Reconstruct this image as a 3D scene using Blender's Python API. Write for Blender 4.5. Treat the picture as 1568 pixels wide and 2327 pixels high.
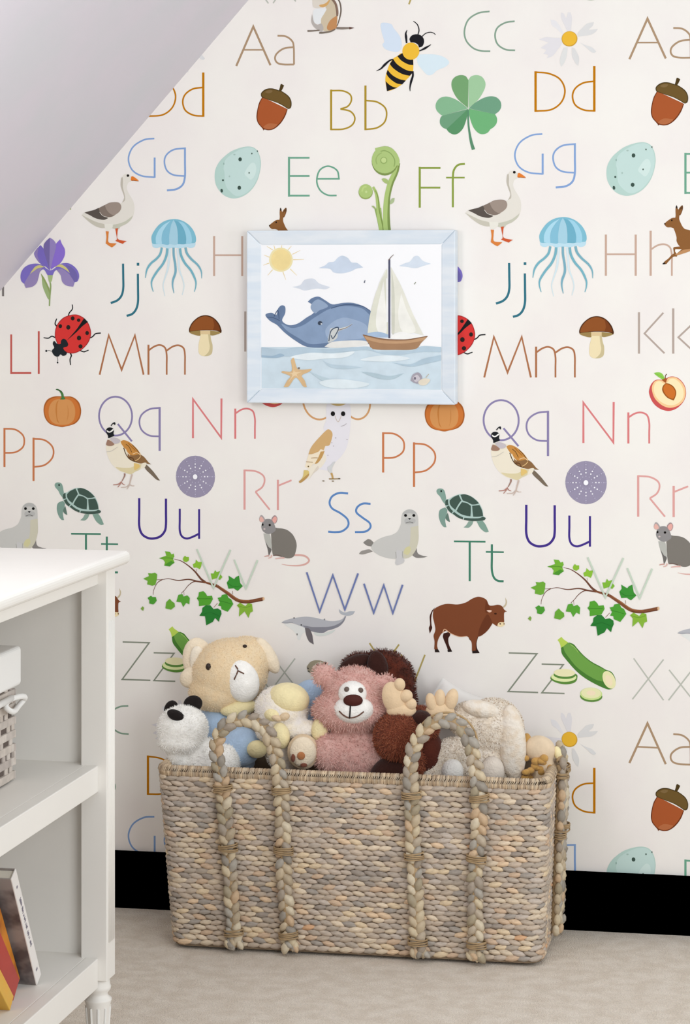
import bpy, bmesh, math, random
import numpy as np
from mathutils import Vector, Matrix, Euler
from mathutils.geometry import tessellate_polygon

for _o in list(bpy.data.objects):
    bpy.data.objects.remove(_o)
scene = bpy.context.scene
COL = scene.collection
random.seed(7)
rng = np.random.default_rng(7)

# ------------------------------------------------------------------ camera
CAM_YAW = math.radians(10.6944)
cam_d = bpy.data.cameras.new('camera')
cam = bpy.data.objects.new('camera', cam_d)
COL.objects.link(cam)
cam.location = (0.9093, -4.8149, 1.2811)
cam.rotation_euler = (math.pi / 2, 0, CAM_YAW)
cam_d.sensor_fit = 'VERTICAL'
cam_d.sensor_height = 36.0
cam_d.sensor_width = 24.26
cam_d.lens = 85.088
cam_d.shift_y = -0.2221
cam_d.clip_start = 0.05
scene.camera = cam

# ------------------------------------------------------------------ world, lights, exposure
world = bpy.data.worlds.new('soft_daylight')
scene.world = world
world.use_nodes = True
_bg = world.node_tree.nodes['Background']
_bg.inputs[0].default_value = (0.955, 1.0, 1.03, 1)
_bg.inputs[1].default_value = 0.46

def area_light(name, loc, target, size, size_y, power, color):
    d = bpy.data.lights.new(name, 'AREA')
    d.shape = 'RECTANGLE'; d.size = size; d.size_y = size_y
    d.energy = power; d.color = color
    o = bpy.data.objects.new(name, d); COL.objects.link(o)
    o.location = loc
    o.rotation_euler = (Vector(target) - Vector(loc)).to_track_quat('-Z', 'Y').to_euler()
    return o
area_light('roof_window_light', (-0.36, -1.75, 1.58), (0.55, -0.05, 1.1), 0.40, 0.5, 7.0, (0.97, 1.0, 1.02))
area_light('room_window_light', (1.9, -3.6, 1.4), (0.1, 0.0, 0.8), 1.4, 1.4, 34.0, (0.965, 1.0, 1.015))
area_light('right_fill_light', (2.45, -1.5, 1.05), (0.3, 0.0, 0.8), 1.2, 1.2, 13.0, (0.965, 1.0, 1.015))  # added fill from the right to balance wall brightness, no window there
area_light('overhead_fill_light', (0.75, -1.9, 2.35), (0.6, -0.8, 0.2), 1.0, 1.4, 6.0, (0.97, 1.0, 1.01))  # added overhead fill to lift floor and toys, no lamp hangs here

vs = scene.view_settings
vs.view_transform = 'Standard'; vs.look = 'None'; vs.gamma = 1.0
vs.use_curve_mapping = False
vs.exposure = 0.03

# ------------------------------------------------------------------ helpers
def lin(h):
    h = h.lstrip('#')
    o = []
    for i in (0, 2, 4):
        c = int(h[i:i + 2], 16) / 255.0
        o.append(c / 12.92 if c <= 0.04045 else ((c + 0.055) / 1.055) ** 2.4)
    return tuple(o)

def lin_rgb(s):
    # colour given as three plain numbers 0..255
    return tuple(c / 12.92 if c <= 0.04045 else ((c + 0.055) / 1.055) ** 2.4 for c in (int(v) / 255.0 for v in s.split(',')))

def material(name, hexc=None, rough=0.6, spec=0.3, vary=0.0, vary_scale=20.0, bump=0.0, bump_scale=200.0,
             bump_dist=0.002, attr=False, sheen=0.0, hex2=None, stretch=None, detail=3.0, fine=0.0, fine_scale=400.0):
    m = bpy.data.materials.new(name); m.use_nodes = True
    nt = m.node_tree; bs = nt.nodes['Principled BSDF']
    bs.inputs['Roughness'].default_value = rough
    bs.inputs['Specular IOR Level'].default_value = spec
    if sheen:
        bs.inputs['Sheen Weight'].default_value = sheen
        bs.inputs['Sheen Roughness'].default_value = 0.5
    tc = nt.nodes.new('ShaderNodeTexCoord'); src = tc.outputs['Object']
    if stretch:
        mp = nt.nodes.new('ShaderNodeMapping'); mp.inputs['Scale'].default_value = stretch
        nt.links.new(src, mp.inputs['Vector']); src = mp.outputs['Vector']
    if attr:
        a = nt.nodes.new('ShaderNodeAttribute'); a.attribute_name = 'Col'; base = a.outputs['Color']
    else:
        r = nt.nodes.new('ShaderNodeRGB'); r.outputs[0].default_value = (*lin(hexc), 1); base = r.outputs[0]
    if hex2:
        n = nt.nodes.new('ShaderNodeTexNoise'); n.inputs['Scale'].default_value = vary_scale; n.inputs['Detail'].default_value = detail
        nt.links.new(src, n.inputs['Vector'])
        rp = nt.nodes.new('ShaderNodeValToRGB'); rp.color_ramp.elements[0].position = 0.38; rp.color_ramp.elements[1].position = 0.62
        nt.links.new(n.outputs['Fac'], rp.inputs['Fac'])
        mx = nt.nodes.new('ShaderNodeMix'); mx.data_type = 'RGBA'
        nt.links.new(rp.outputs['Color'], mx.inputs[0]); nt.links.new(base, mx.inputs[6])
        mx.inputs[7].default_value = (*lin(hex2), 1); base = mx.outputs[2]
    if vary:
        n = nt.nodes.new('ShaderNodeTexNoise'); n.inputs['Scale'].default_value = vary_scale; n.inputs['Detail'].default_value = detail
        nt.links.new(src, n.inputs['Vector'])
        mr = nt.nodes.new('ShaderNodeMapRange'); mr.inputs[3].default_value = 1 - vary; mr.inputs[4].default_value = 1 + vary
        mr.inputs[1].default_value = 0.25; mr.inputs[2].default_value = 0.75
        nt.links.new(n.outputs['Fac'], mr.inputs[0])
        hs = nt.nodes.new('ShaderNodeHueSaturation')
        nt.links.new(base, hs.inputs['Color']); nt.links.new(mr.outputs[0], hs.inputs['Value']); base = hs.outputs['Color']
    if fine:
        n = nt.nodes.new('ShaderNodeTexNoise'); n.inputs['Scale'].default_value = fine_scale; n.inputs['Detail'].default_value = 2
        nt.links.new(src, n.inputs['Vector'])
        mr = nt.nodes.new('ShaderNodeMapRange'); mr.inputs[1].default_value = 0.3; mr.inputs[2].default_value = 0.7
        mr.inputs[3].default_value = 1 - fine; mr.inputs[4].default_value = 1 + fine
        nt.links.new(n.outputs['Fac'], mr.inputs[0])
        hs = nt.nodes.new('ShaderNodeHueSaturation')
        nt.links.new(base, hs.inputs['Color']); nt.links.new(mr.outputs[0], hs.inputs['Value']); base = hs.outputs['Color']
    nt.links.new(base, bs.inputs['Base Color'])
    if bump:
        n = nt.nodes.new('ShaderNodeTexNoise'); n.inputs['Scale'].default_value = bump_scale; n.inputs['Detail'].default_value = 4
        nt.links.new(src, n.inputs['Vector'])
        b = nt.nodes.new('ShaderNodeBump'); b.inputs['Strength'].default_value = bump; b.inputs['Distance'].default_value = bump_dist
        nt.links.new(n.outputs['Fac'], b.inputs['Height']); nt.links.new(b.outputs['Normal'], bs.inputs['Normal'])
    return m

def mesh_of(name, verts, faces, mat=None, cols=None, smooth=False):
    me = bpy.data.meshes.new(name)
    me.from_pydata([tuple(v) for v in verts], [], faces)
    if cols is not None:
        ca = me.color_attributes.new('Col', 'FLOAT_COLOR', 'CORNER')
        arr = []
        for p in me.polygons:
            c = cols[p.index]
            arr.extend([c[0], c[1], c[2], 1.0] * p.loop_total)
        ca.data.foreach_set('color', arr)
    if smooth:
        me.polygons.foreach_set('use_smooth', [True] * len(me.polygons))
    if mat: me.materials.append(mat)
    me.update()
    return me

def obj(name, me, parent=None, loc=None, rot=None):
    o = bpy.data.objects.new(name, me); COL.objects.link(o)
    if parent: o.parent = parent
    if loc: o.location = loc
    if rot: o.rotation_euler = rot
    return o

def empty(name, loc=(0, 0, 0), rz=0.0):
    o = bpy.data.objects.new(name, None); COL.objects.link(o)
    o.location = loc; o.rotation_euler = (0, 0, rz); o.empty_display_size = 0.05
    return o

def tag(o, label=None, cat=None, group=None, kind=None):
    if label: o['label'] = label
    if cat: o['category'] = cat
    if group: o['group'] = group
    if kind: o['kind'] = kind
    return o

def lit(h, k, grey=0.35):
    c = lin(h); g = sum(c) / 3
    return tuple(min(0.95, (v + (g - v) * grey) * k) for v in c)

class MB:
    def __init__(s): s.v = []; s.f = []; s.c = []
    def box(s, x0, x1, y0, y1, z0, z1, c=None):
        n = len(s.v)
        s.v += [(x0, y0, z0), (x1, y0, z0), (x1, y1, z0), (x0, y1, z0), (x0, y0, z1), (x1, y0, z1), (x1, y1, z1), (x0, y1, z1)]
        s.f += [(n, n + 3, n + 2, n + 1), (n + 4, n + 5, n + 6, n + 7), (n, n + 1, n + 5, n + 4), (n + 1, n + 2, n + 6, n + 5), (n + 2, n + 3, n + 7, n + 6), (n + 3, n, n + 4, n + 7)]
        s.c += [c] * 6; return s
    def add(s, verts, faces, c=None):
        n = len(s.v); s.v += [tuple(v) for v in verts]
        s.f += [tuple(i + n for i in f) for f in faces]; s.c += [c] * len(faces); return s
    def build(s, name, mat, parent=None, smooth=False, bevel=0.0, seg=2):
        me = mesh_of(name, s.v, s.f, mat, s.c if s.c and s.c[0] is not None else None, smooth)
        o = obj(name, me, parent)
        if bevel:
            b = o.modifiers.new('bevel', 'BEVEL'); b.width = bevel; b.segments = seg; b.limit_method = 'ANGLE'
        return o

def tube(path, rad, sides=8, closed=False):
    P = [Vector(p) for p in path]; n = len(P); V = []; F = []
    up = Vector((0, 0, 1))
    for i, p in enumerate(P):
        if closed: t = P[(i + 1) % n] - P[i - 1]
        else: t = P[min(i + 1, n - 1)] - P[max(i - 1, 0)]
        t.normalize()
        ref = up if abs(t.dot(up)) < 0.9 else Vector((0, 1, 0))
        a = t.cross(ref).normalized(); b = t.cross(a)
        r = rad[i] if isinstance(rad, (list, tuple)) else rad
        for k in range(sides):
            an = 2 * math.pi * k / sides
            V.append(p + a * (math.cos(an) * r) + b * (math.sin(an) * r))
    m = n if closed else n - 1
    for i in range(m):
        for k in range(sides):
            j = (i + 1) % n
            F.append((i * sides + k, i * sides + (k + 1) % sides, j * sides + (k + 1) % sides, j * sides + k))
    if not closed:
        F.append(tuple(range(sides))[::-1]); F.append(tuple((n - 1) * sides + k for k in range(sides)))
    return V, F

def catmull(pts, n=6, closed=False):
    out = []; m = len(pts)
    if m < 3 and not closed: return list(pts)
    seg = m if closed else m - 1
    for i in range(seg):
        p1 = pts[i]; p2 = pts[(i + 1) % m]
        p0 = pts[i - 1] if (closed or i > 0) else tuple(2 * a - b for a, b in zip(p1, p2))
        p3 = pts[(i + 2) % m] if (closed or i + 2 < m) else tuple(2 * a - b for a, b in zip(p2, p1))
        for k in range(n):
            t = k / n
            out.append(tuple(0.5 * (2 * b + (c - a) * t + (2 * a - 5 * b + 4 * c - d) * t * t + (3 * b - a - 3 * c + d) * t ** 3)
                             for a, b, c, d in zip(p0, p1, p2, p3)))
    if not closed: out.append(tuple(pts[-1]))
    return out

# ------------------------------------------------------------------ flat print (vector shapes, units 0.1 mm on the printed surface)
def pts_of(tokens):
    P = []; C = []
    for t in tokens:
        C.append(t.endswith('!')); a, b = t.rstrip('!').split(','); P.append((float(a), float(b)))
    return P, C

def smooth_closed(P, C, n=5):
    m = len(P)
    if not any(C): return catmull(P, n, True)
    k0 = C.index(True)
    P = P[k0:] + P[:k0]; C = C[k0:] + C[:k0]
    out = []; run = [P[0]]
    for i in range(1, m + 1):
        run.append(P[i % m])
        if C[i % m]:
            s = catmull(run, n) if len(run) > 2 else run
            out += s[:-1]; run = [P[i % m]]
    return out

def ribbon(path, widths):
    P = [Vector((p[0], p[1])) for p in path]; n = len(P)
    L = [0.0]
    for i in range(1, n): L.append(L[-1] + (P[i] - P[i - 1]).length)
    tot = L[-1] or 1.0
    left = []; right = []
    for i in range(n):
        if i == 0: d = (P[1] - P[0]).normalized(); k = 1.0
        elif i == n - 1: d = (P[-1] - P[-2]).normalized(); k = 1.0
        else:
            a = (P[i] - P[i - 1]).normalized(); b = (P[i + 1] - P[i]).normalized(); d = (a + b)
            if d.length < 1e-4: d = a
            d.normalize(); k = min(2.6, 1.0 / max(0.25, d.dot(a)))
        u = L[i] / tot * (len(widths) - 1); j = min(int(u), len(widths) - 2) if len(widths) > 1 else 0
        w = widths[0] if len(widths) == 1 else widths[j] + (widths[j + 1] - widths[j]) * (u - j)
        nrm = Vector((-d.y, d.x)) * (w * 0.5 * k)
        left.append(P[i] + nrm); right.append(P[i] - nrm)
    return left, right

def read_prints(text):
    res = []
    for block in text.strip().split('@')[1:]:
        lines = block.strip().split('\n'); res.append((lines[0].strip(), lines[1:]))
    return res

def print_mesh(name, lines, mat, base, step, y0=0.0, unit=1e-4):
    V = []; F = []; CO = []
    lo = [1e9, 1e9]; hi = [-1e9, -1e9]
    def put(poly, layer):
        idx = []
        y = y0 - (base + layer * step)
        for p in poly:
            x, z = p[0] * unit, p[1] * unit
            lo[0] = min(lo[0], x); lo[1] = min(lo[1], z); hi[0] = max(hi[0], x); hi[1] = max(hi[1], z)
            idx.append(len(V)); V.append((x, y, z))
        return idx
    def fill(poly, layer, c):
        ids = put(poly, layer)
        for tri in tessellate_polygon([[Vector((p[0], p[1], 0)) for p in poly]]):
            a, b, d = (poly[i] for i in tri)
            cr = (b[0] - a[0]) * (d[1] - a[1]) - (b[1] - a[1]) * (d[0] - a[0])
            t = tri if cr > 0 else tri[::-1]
            if abs(cr) > 1e-9:
                F.append(tuple(ids[i] for i in t)); CO.append(c)
    def strip(le, ri, layer, c):
        a = put(le, layer); b = put(ri, layer)
        for i in range(len(a) - 1):
            F.append((b[i], b[i + 1], a[i + 1], a[i])); CO.append(c)
    for layer, ln in enumerate(lines):
        t = ln.split(); k = t[0]; c = lin_rgb(t[1])
        if k in 'PG':
            P, C = pts_of(t[2:])
            fill(smooth_closed(P, C) if k == 'P' else P, layer, c)
        elif k in 'SL':
            W = [float(w) for w in t[2].split(':')]
            P, C = pts_of(t[3:])
            path = catmull(P, 8) if k == 'S' else P
            strip(*ribbon(path, W), layer, c)
        elif k == 'E':
            cx, cy = map(float, t[2].split(',')); rx, ry = map(float, t[3].split(',')); a = math.radians(float(t[4]))
            n = 28 if max(rx, ry) > 40 else 12
            # rotation is measured clockwise in the print
            fill([(cx + rx * math.cos(q) * math.cos(a) + ry * math.sin(q) * math.sin(a),
                   cy - rx * math.cos(q) * math.sin(a) + ry * math.sin(q) * math.cos(a)) for q in [2 * math.pi * i / n for i in range(n)]], layer, c)
        elif k == 'O':
            w = float(t[2]); cx, cy = map(float, t[3].split(',')); rx, ry = map(float, t[4].split(','))
            n = 48; A = [2 * math.pi * i / n for i in range(n + 1)]
            strip([(cx + (rx - w / 2) * math.cos(q), cy + (ry - w / 2) * math.sin(q)) for q in A],
                  [(cx + (rx + w / 2) * math.cos(q), cy + (ry + w / 2) * math.sin(q)) for q in A], layer, c)
    return mesh_of(name, V, F, mat, CO), lo, hi

PRINTS = """
@chipmunk
P 145,128,107 -280,18601! -246,18749 -315,18864 -478,18879 -582,18790 -570,18653 -431,18593
P 207,192,166 -385,18581! -246,18578 -188,18508 -159,18371 -153,18201 -165,18042! -246,17964 -385,17944 -478,17991 -524,18129 -478,18264 -408,18377
P 230,232,233 -663,18325 -628,18393 -524,18413 -385,18410 -419,18320 -489,18208 -501,18105 -570,18095 -640,18142
P 184,177,172 -681,18303! -640,18142 -570,18084 -489,18105 -443,18013 -478,17945 -570,17981 -652,18051 -698,18155
P 195,141,93 -165,18258! -165,18030 -246,17975 -338,17966 -373,18023 -327,18136 -246,18214
P 221,213,201 -675,18587! -663,18462 -617,18427 -501,18424 -385,18456 -315,18557 -304,18613 -478,18651 -640,18643
P 213,167,105 -524,18482 -431,18502 -361,18546 -327,18591! -304,18579 -361,18478 -443,18434 -512,18447
S 135,110,95 47 -269,18601 -199,18509 -165,18383 -153,18246
S 247,242,235 35 -188,18611 -130,18507 -112,18359 -130,18200 -153,18076
S 114,101,91 30:30:21 -153,18610 -101,18507 -83,18358 -112,18200 -159,18053
S 137,125,115 47:51:35 -176,18008 -60,18000 90,18003
G 95,66,57 90,18025 194,18004 90,17974
S 121,108,97 35:23 -774,17959 -663,17960 -524,17969
S 121,109,98 40:26 -530,17918 -431,17920 -292,17942 -199,17986
P 165,155,132 -789,18977 -772,19016 -714,19089 -621,19126 -504,19124 -423,19099 -377,19092 -365,19046 -423,18968 -539,18857 -621,18836 -702,18861 -754,18890
P 207,198,181 -667,18997 -621,19035 -597,19063 -528,19090 -446,19082 -504,19050 -516,19021 -568,18994 -644,18962
E 24,18,12 -562,19037 30,27 0
E 58,52,44 -406,19076 26,26 0
E 76,70,64 -763,18959 20,12 30
E 76,72,66 -748,18896 29,9 20
@bee
P 213,226,241 737,18075 840,18095 955,18059 1001,17979 1104,17852 1150,17750 1168,17636 1150,17557 1082,17502 967,17515 829,17563 771,17655 806,17722 754,17904
P 217,233,241 1482,17416 1574,17442 1825,17438 1996,17395 2110,17314 2121,17247 2041,17180 1882,17115 1791,17038 1688,17028 1585,17131 1494,17257
P 240,190,61 1082,17423! 1179,17472 1402,17338! 1402,17214 1391,17101 1322,17000 1242,16922 1150,16833 1059,16778 967,16734 863,16713! 829,16917 840,17042 875,17154 921,17267 990,17368
P 29,28,34 1076,17417! 1179,17475! 1219,17398 1299,17351 1397,17338! 1402,17231! 1311,17243 1219,17285 1139,17342
P 29,28,34 921,17261! 990,17362! 1059,17265 1185,17172 1299,17119 1391,17106! 1385,17078 1328,17017! 1196,17047 1082,17106 978,17187
P 29,28,34 852,17064! 875,17143! 967,17040 1104,16958 1248,16922! 1173,16844! 1059,16869 955,16938 886,17007
P 29,28,34 835,16917! 898,16854 978,16802 1076,16778! 863,16713!
E 240,190,61 1351,17511 174,174 0
P 29,28,34 1345,17689! 1324,17758 1368,17825 1459,17851 1551,17827 1608,17764 1619,17684 1585,17606 1517,17582! 1494,17641 1425,17682
S 29,28,34 21:21:14 1496,17839 1517,17935 1488,18037 1425,18100 1400,18109
S 29,28,34 18:18:14 1580,17804 1654,17864 1745,17885 1814,17867 1853,17832
S 29,28,34 30:48:11 1265,17674 1253,17804 1248,17872 1274,17940
S 29,28,34 18:46:9 1522,17511 1608,17549 1688,17593 1762,17637
S 29,28,34 23:48:9 984,17356 909,17324 817,17246 737,17168 645,17124
S 29,28,34 34:46:11 1391,17106 1391,17010 1356,16898 1334,16785 1336,16706
@daisy
P 227,224,226 4381,18228! 4434,18201 4479,18119 4515,18226! 4568,18225! 4595,18117 4586,17983 4568,17849 4506,17851 4452,17959 4381,18121
P 231,229,231 4166,18090! 4273,18061 4345,17970 4416,17834 4381,17817 4291,17908 4201,17973
P 222,221,220 4711,17739! 4711,17811 4791,17899 4898,17995 5032,18023! 5005,17948 4934,17878 5014,17876 5112,17888! 5059,17822 4961,17770 4836,17755
P 227,224,227 3941,17700! 4076,17743 4237,17726 4390,17710 4381,17585 4309,17488 4219,17373 4094,17322! 4121,17384 4022,17412! 4076,17483 3968,17530! 4058,17591 4121,17634 4040,17663
P 224,224,222 4434,17530! 4506,17529! 4497,17422 4479,17315 4434,17208 4381,17147! 4354,17245 4372,17361
P 221,220,219 4595,17527! 4640,17517! 4702,17409 4738,17301 4720,17159! 4667,17213 4604,17348
P 222,222,222 4756,17622! 4863,17567 4996,17520 5077,17438! 5041,17412 4979,17431 4881,17522
E 207,158,49 4546,17700 157,152 0
E 236,185,59 4543,17707 143,139 0
@acorn
P 110,51,21 -1718,16629! -1776,16526 -1808,16422 -1833,16287 -1833,16190 -1800,16094 -1710,15989 -1694,15948! -1669,15968 -1587,15954 -1489,15970 -1391,16033 -1309,16120 -1235,16239 -1186,16374!
P 170,88,47 -1702,16629! -1767,16502 -1800,16382 -1813,16270 -1813,16182 -1784,16102 -1694,16005 -1587,15971 -1489,15990 -1407,16049 -1325,16136 -1252,16255 -1198,16382!
P 181,108,68 -1694,16013 -1587,16091 -1456,16082 -1399,16065 -1472,16002 -1587,15975
P 76,59,28 -1743,16670 -1735,16718 -1677,16773 -1595,16804 -1489,16802 -1366,16764! -1350,16816 -1325,16891 -1260,16862! -1288,16799 -1317,16751! -1227,16694 -1154,16629 -1113,16549 -1105,16469 -1121,16405 -1162,16382 -1194,16390! -1268,16439 -1391,16505 -1554,16563 -1702,16617 -1731,16637
P 110,86,44 -1726,16677 -1710,16717 -1661,16757 -1587,16786 -1489,16782 -1358,16744! -1309,16727 -1235,16678 -1170,16617 -1133,16549 -1125,16469 -1145,16413 -1178,16398 -1260,16451 -1391,16517 -1554,16575 -1694,16629
P 128,103,65 -1653,16732 -1587,16767 -1505,16762 -1522,16722 -1587,16707
@clover
P 118,164,113 2518,16913! 2461,16992 2359,17014 2257,16984 2188,16907 2177,16794 2223,16658 2314,16522 2512,16350!
P 161,201,159 2518,16913! 2575,16985 2677,17009 2779,16982 2847,16896 2863,16795 2813,16661 2699,16494 2524,16355!
P 135,183,144 2512,16341! 2359,16465 2223,16545 2075,16587 1949,16561 1875,16483 1853,16393 1881,16302 1961,16222 1995,16205!
P 113,160,126 1995,16205! 2512,16333! 2075,15933! 2006,15962 1949,16030 1940,16110 1961,16177
P 92,148,104 2512,16333! 2507,16237 2461,16069 2404,15935 2314,15846 2223,15824 2132,15865 2075,15933!
P 113,161,131 2524,16344! 2665,16460 2813,16543 2960,16580 3084,16556 3163,16476 3180,16375 3140,16285 3056,16219!
P 113,179,122 2524,16339! 3056,16219! 3095,16140 3090,16050 3039,15972 2960,15917! 2903,15850 2813,15823 2722,15847 2631,15943 2575,16068 2529,16237
S 93,143,111 30:39:68 2516,16316 2516,16091 2535,15899 2575,15674 2622,15516
@egg
P 183,211,203 -2713,15044 -2688,15189 -2605,15333 -2490,15444 -2366,15531 -2218,15590 -2070,15624 -1955,15623 -1864,15586 -1799,15509 -1758,15397 -1743,15260 -1766,15100 -1815,14941 -1897,14797 -2012,14678 -2152,14599 -2300,14569 -2432,14592 -2547,14657 -2638,14763 -2696,14884
P 196,220,215 -2506,15107 -2523,15187 -2490,15348 -2366,15467 -2177,15569 -2012,15608 -1889,15582 -1807,15485 -1766,15341 -1766,15181 -1807,15005 -1889,14845 -2012,14710 -2152,14631 -2267,14623 -2382,14704 -2481,14842
P 209,229,224 -2004,15223 -1930,15294 -1864,15270 -1840,15165 -1872,15037 -1946,14950 -2020,14998 -2086,15079
E 62,82,74 -2178,15367 36,41 0
E 62,82,74 -2195,14787 37,41 0
E 62,82,74 -2564,14730 26,39 -10
E 62,82,74 -2537,14944 20,21 0
E 78,98,89 -1989,15090 14,18 0
E 78,98,89 -1932,15483 14,18 0
E 94,114,106 -1815,15529 13,18 0
E 151,179,171 -2519,15280 12,24 0
E 169,195,187 -2296,15465 24,14 0
E 169,195,187 -2401,15022 16,18 0
@fern
S 142,168,93 82:106:139 748,13877 715,14110 675,14351
S 172,195,118 49:73:98:122 577,14785 642,14656 675,14463 699,14230 748,13990 764,13869
S 130,151,81 16:24:33 626,14712 683,14551 707,14311 780,13989 788,13877
S 128,149,81 90:106:114:122 1089,15261 1049,15085 943,14846 878,14590 862,14310 870,14029 886,13869
S 174,197,121 73:82:90:90 1057,15310 1024,15102 919,14862 854,14590 829,14310 829,14029 845,13869
E 128,149,83 821,15308 297,273 90
E 174,198,126 819,15328 273,269 90
S 174,198,126 90 626,15522 813,15552 992,15470 1073,15325 1065,15213
S 144,169,100 21 732,15501 821,15512 927,15463 1000,15374 1024,15286 1008,15190
S 155,179,108 20 756,15473 675,15417 638,15330 658,15241
E 147,173,102 797,15316 71,71 0
E 193,213,143 797,15320 53,53 0
E 146,167,93 426,14681 146,146 0
E 174,198,122 426,14701 140,140 0
S 188,210,134 33 349,14690 381,14770 446,14794
E 195,214,149 438,14685 24,26 0
P 170,190,122 752,14940! 788,14955 845,14947 886,14911 910,14838! 854,14847 797,14879
P 175,190,147 1020,14557! 967,14549 931,14494 919,14429! 967,14445 1008,14485
P 161,180,118 544,14400! 593,14399 654,14335! 609,14339
@goose
P 229,224,214 -4675,15015 -4634,15074 -4573,15088 -4512,15063 -4472,15013 -4482,14935 -4543,14906 -4573,14808 -4543,14709 -4482,14611 -4431,14512 -4411,14404 -4421,14277 -4472,14159 -4584,14061 -4726,14013 -4869,13994 -5032,13975 -5175,13995 -5298,14055 -5420,14154 -5543,14243! -5461,14312 -5277,14340 -5073,14388 -4869,14436 -4706,14485! -4634,14533 -4624,14631 -4665,14769 -4695,14907
P 195,188,175 -4695,15005! -4665,15025 -4655,14946 -4655,14809 -4614,14651 -4614,14543 -4675,14499! -4634,14582 -4634,14641 -4675,14750 -4706,14868
P 201,196,181 -5543,14253! -5379,14173 -5226,14104 -5052,14054 -5037,13975! -5134,13980 -5257,14025 -5400,14124
P 201,200,183 -4879,14043! -4767,14062 -4614,14111 -4512,14179 -4441,14237! -4482,14149 -4584,14061 -4706,14003 -4746,13954 -4828,13954 -4889,13984
P 234,231,220 -5052,14063! -4869,14063! -4879,13984 -4971,13925 -5032,13945
P 90,82,76 -5477,14297! -5379,14326 -5277,14350 -5175,14394! -5114,14290 -4971,14181! -5052,14147 -5154,14157 -5257,14187 -5359,14242
P 131,117,107 -5175,14389! -5114,14418 -5032,14457! -4971,14339 -4828,14239! -4889,14210 -4971,14201 -5063,14231 -5134,14290
P 159,144,133 -5042,14452! -4950,14496 -4848,14510 -4757,14504 -4706,14465 -4690,14396 -4726,14318 -4818,14249 -4869,14240! -4950,14289 -5011,14368
S 237,232,222 8 -5154,14310 -5083,14231 -4971,14196
E 25,21,18 -4548,15055 28,26 0
P 230,127,49 -4477,15033! -4441,15038 -4370,14993 -4314,14948! -4401,14949 -4482,14955
S 126,68,22 8 -4472,14959 -4401,14949 -4319,14939
P 219,130,62 -5022,13911! -4955,13906! -4966,13797 -4955,13679 -4787,13659! -4828,13620 -4889,13576! -4950,13610 -5022,13660! -5006,13788
P 207,90,50 -4818,13964! -4757,13974! -4772,13865 -4757,13747 -4573,13703! -4624,13678 -4655,13649! -4736,13678 -4818,13713! -4782,13747 -4797,13856
@jellyfish
P 190,223,237 -4034,13642 -4003,13691 -3801,13681 -3559,13670 -3357,13679 -3155,13688 -3115,13649 -3145,13581 -3236,13557 -3306,13586 -3437,13552 -3579,13567 -3700,13548 -3821,13588 -3933,13559 -4014,13583
P 129,190,210 -4044,13711 -4044,13809 -3983,13926 -3882,14044 -3740,14126 -3559,14155 -3407,14125 -3276,14051 -3175,13943 -3115,13815 -3105,13708 -3135,13664 -3206,13659! -3357,13640 -3559,13641 -3862,13642 -4014,13647
P 173,217,235 -3953,13652! -3953,13789 -3892,13926 -3781,14043 -3639,14121! -3720,14033 -3801,13906 -3831,13779 -3821,13642
P 134,191,214 -3826,13642! -3831,13789 -3791,13906 -3720,14023 -3619,14131! -3639,14023 -3670,13876 -3670,13641
P 168,209,226 -3670,13641! -3670,13827 -3629,14042 -3579,14140! -3518,14022 -3493,13875 -3493,13641
P 112,176,199 -3488,13641! -3488,13846 -3508,13993 -3559,14130! -3458,14081 -3377,13973 -3327,13826 -3321,13650
P 160,210,230 -3316,13650! -3316,13806 -3377,13983 -3478,14110! -3357,14071 -3246,13933 -3196,13786 -3206,13654
S 213,230,236 45:45:24:14 -3660,13543 -3670,13377 -3700,13142 -3761,12946 -3801,12789 -3761,12574
S 213,230,236 45:45:24:14 -3498,13543 -3473,13337 -3458,13122 -3387,12926 -3357,12770 -3397,12594
S 120,179,195 47:47:45:14 -3826,13573 -3862,13436 -3943,13338 -4064,13240 -4145,13113 -4176,12946
S 120,179,195 51:49:45:14 -3710,13553 -3730,13406 -3801,13240 -3933,13073 -4034,12907 -4044,12789 -4009,12662
S 124,174,192 47:47:47:14 -3579,13567 -3574,13406 -3543,13220 -3538,13063 -3589,12907 -3599,12789 -3569,12633
S 120,179,195 51:49:45:14 -3442,13552 -3417,13406 -3337,13249 -3206,13092 -3115,12897 -3110,12770 -3140,12662
S 124,176,192 51:47:41:12 -3327,13572 -3296,13454 -3206,13337 -3065,13209 -2994,13082 -2984,12936
@hare
P 142,95,53 6422,14013! 6457,14048 6529,14102 6576,14126 6635,14131! 6641,14185 6638,14269 6644,14340 6659,14376 6677,14340 6683,14304 6700,14292! 6718,14328 6766,14375 6783,14357 6783,14304 6760,14232 6736,14184 6715,14173! 6712,14101 6742,14023 6772,13963 6819,13909 6890,13891 6990,13867 7138,13866 7286,13830 7374,13740 7421,13651 7521,13621! 7468,13537 7374,13502! 7433,13413 7521,13323! 7492,13287 7374,13353 7286,13455 7138,13491 7020,13491 6931,13473 6783,13420 6677,13390! 6659,13361 6629,13367! 6582,13349 6499,13265 6463,13218! 6386,13215! 6428,13271 6499,13325 6558,13391 6606,13426! 6600,13474 6594,13528 6617,13552 6724,13563! 6689,13605 6659,13671 6659,13743 6635,13833 6600,13922! 6546,13940 6481,13941 6434,13977
P 96,64,37 6724,14310! 6766,14369 6783,14351 6777,14292 6754,14226 6724,14178! 6706,14232
P 142,95,53 6706,14220! 6718,14268 6754,14304 6760,14262 6730,14196
G 248,245,239 6635,13510 6760,13507 6659,13420 6629,13468
P 44,33,25 6644,14346! 6659,14376 6674,14340 6671,14316 6647,14316
P 191,141,96 6629,13402! 6783,13492 6919,13515! 6925,13473 6783,13420 6677,13390
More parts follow.
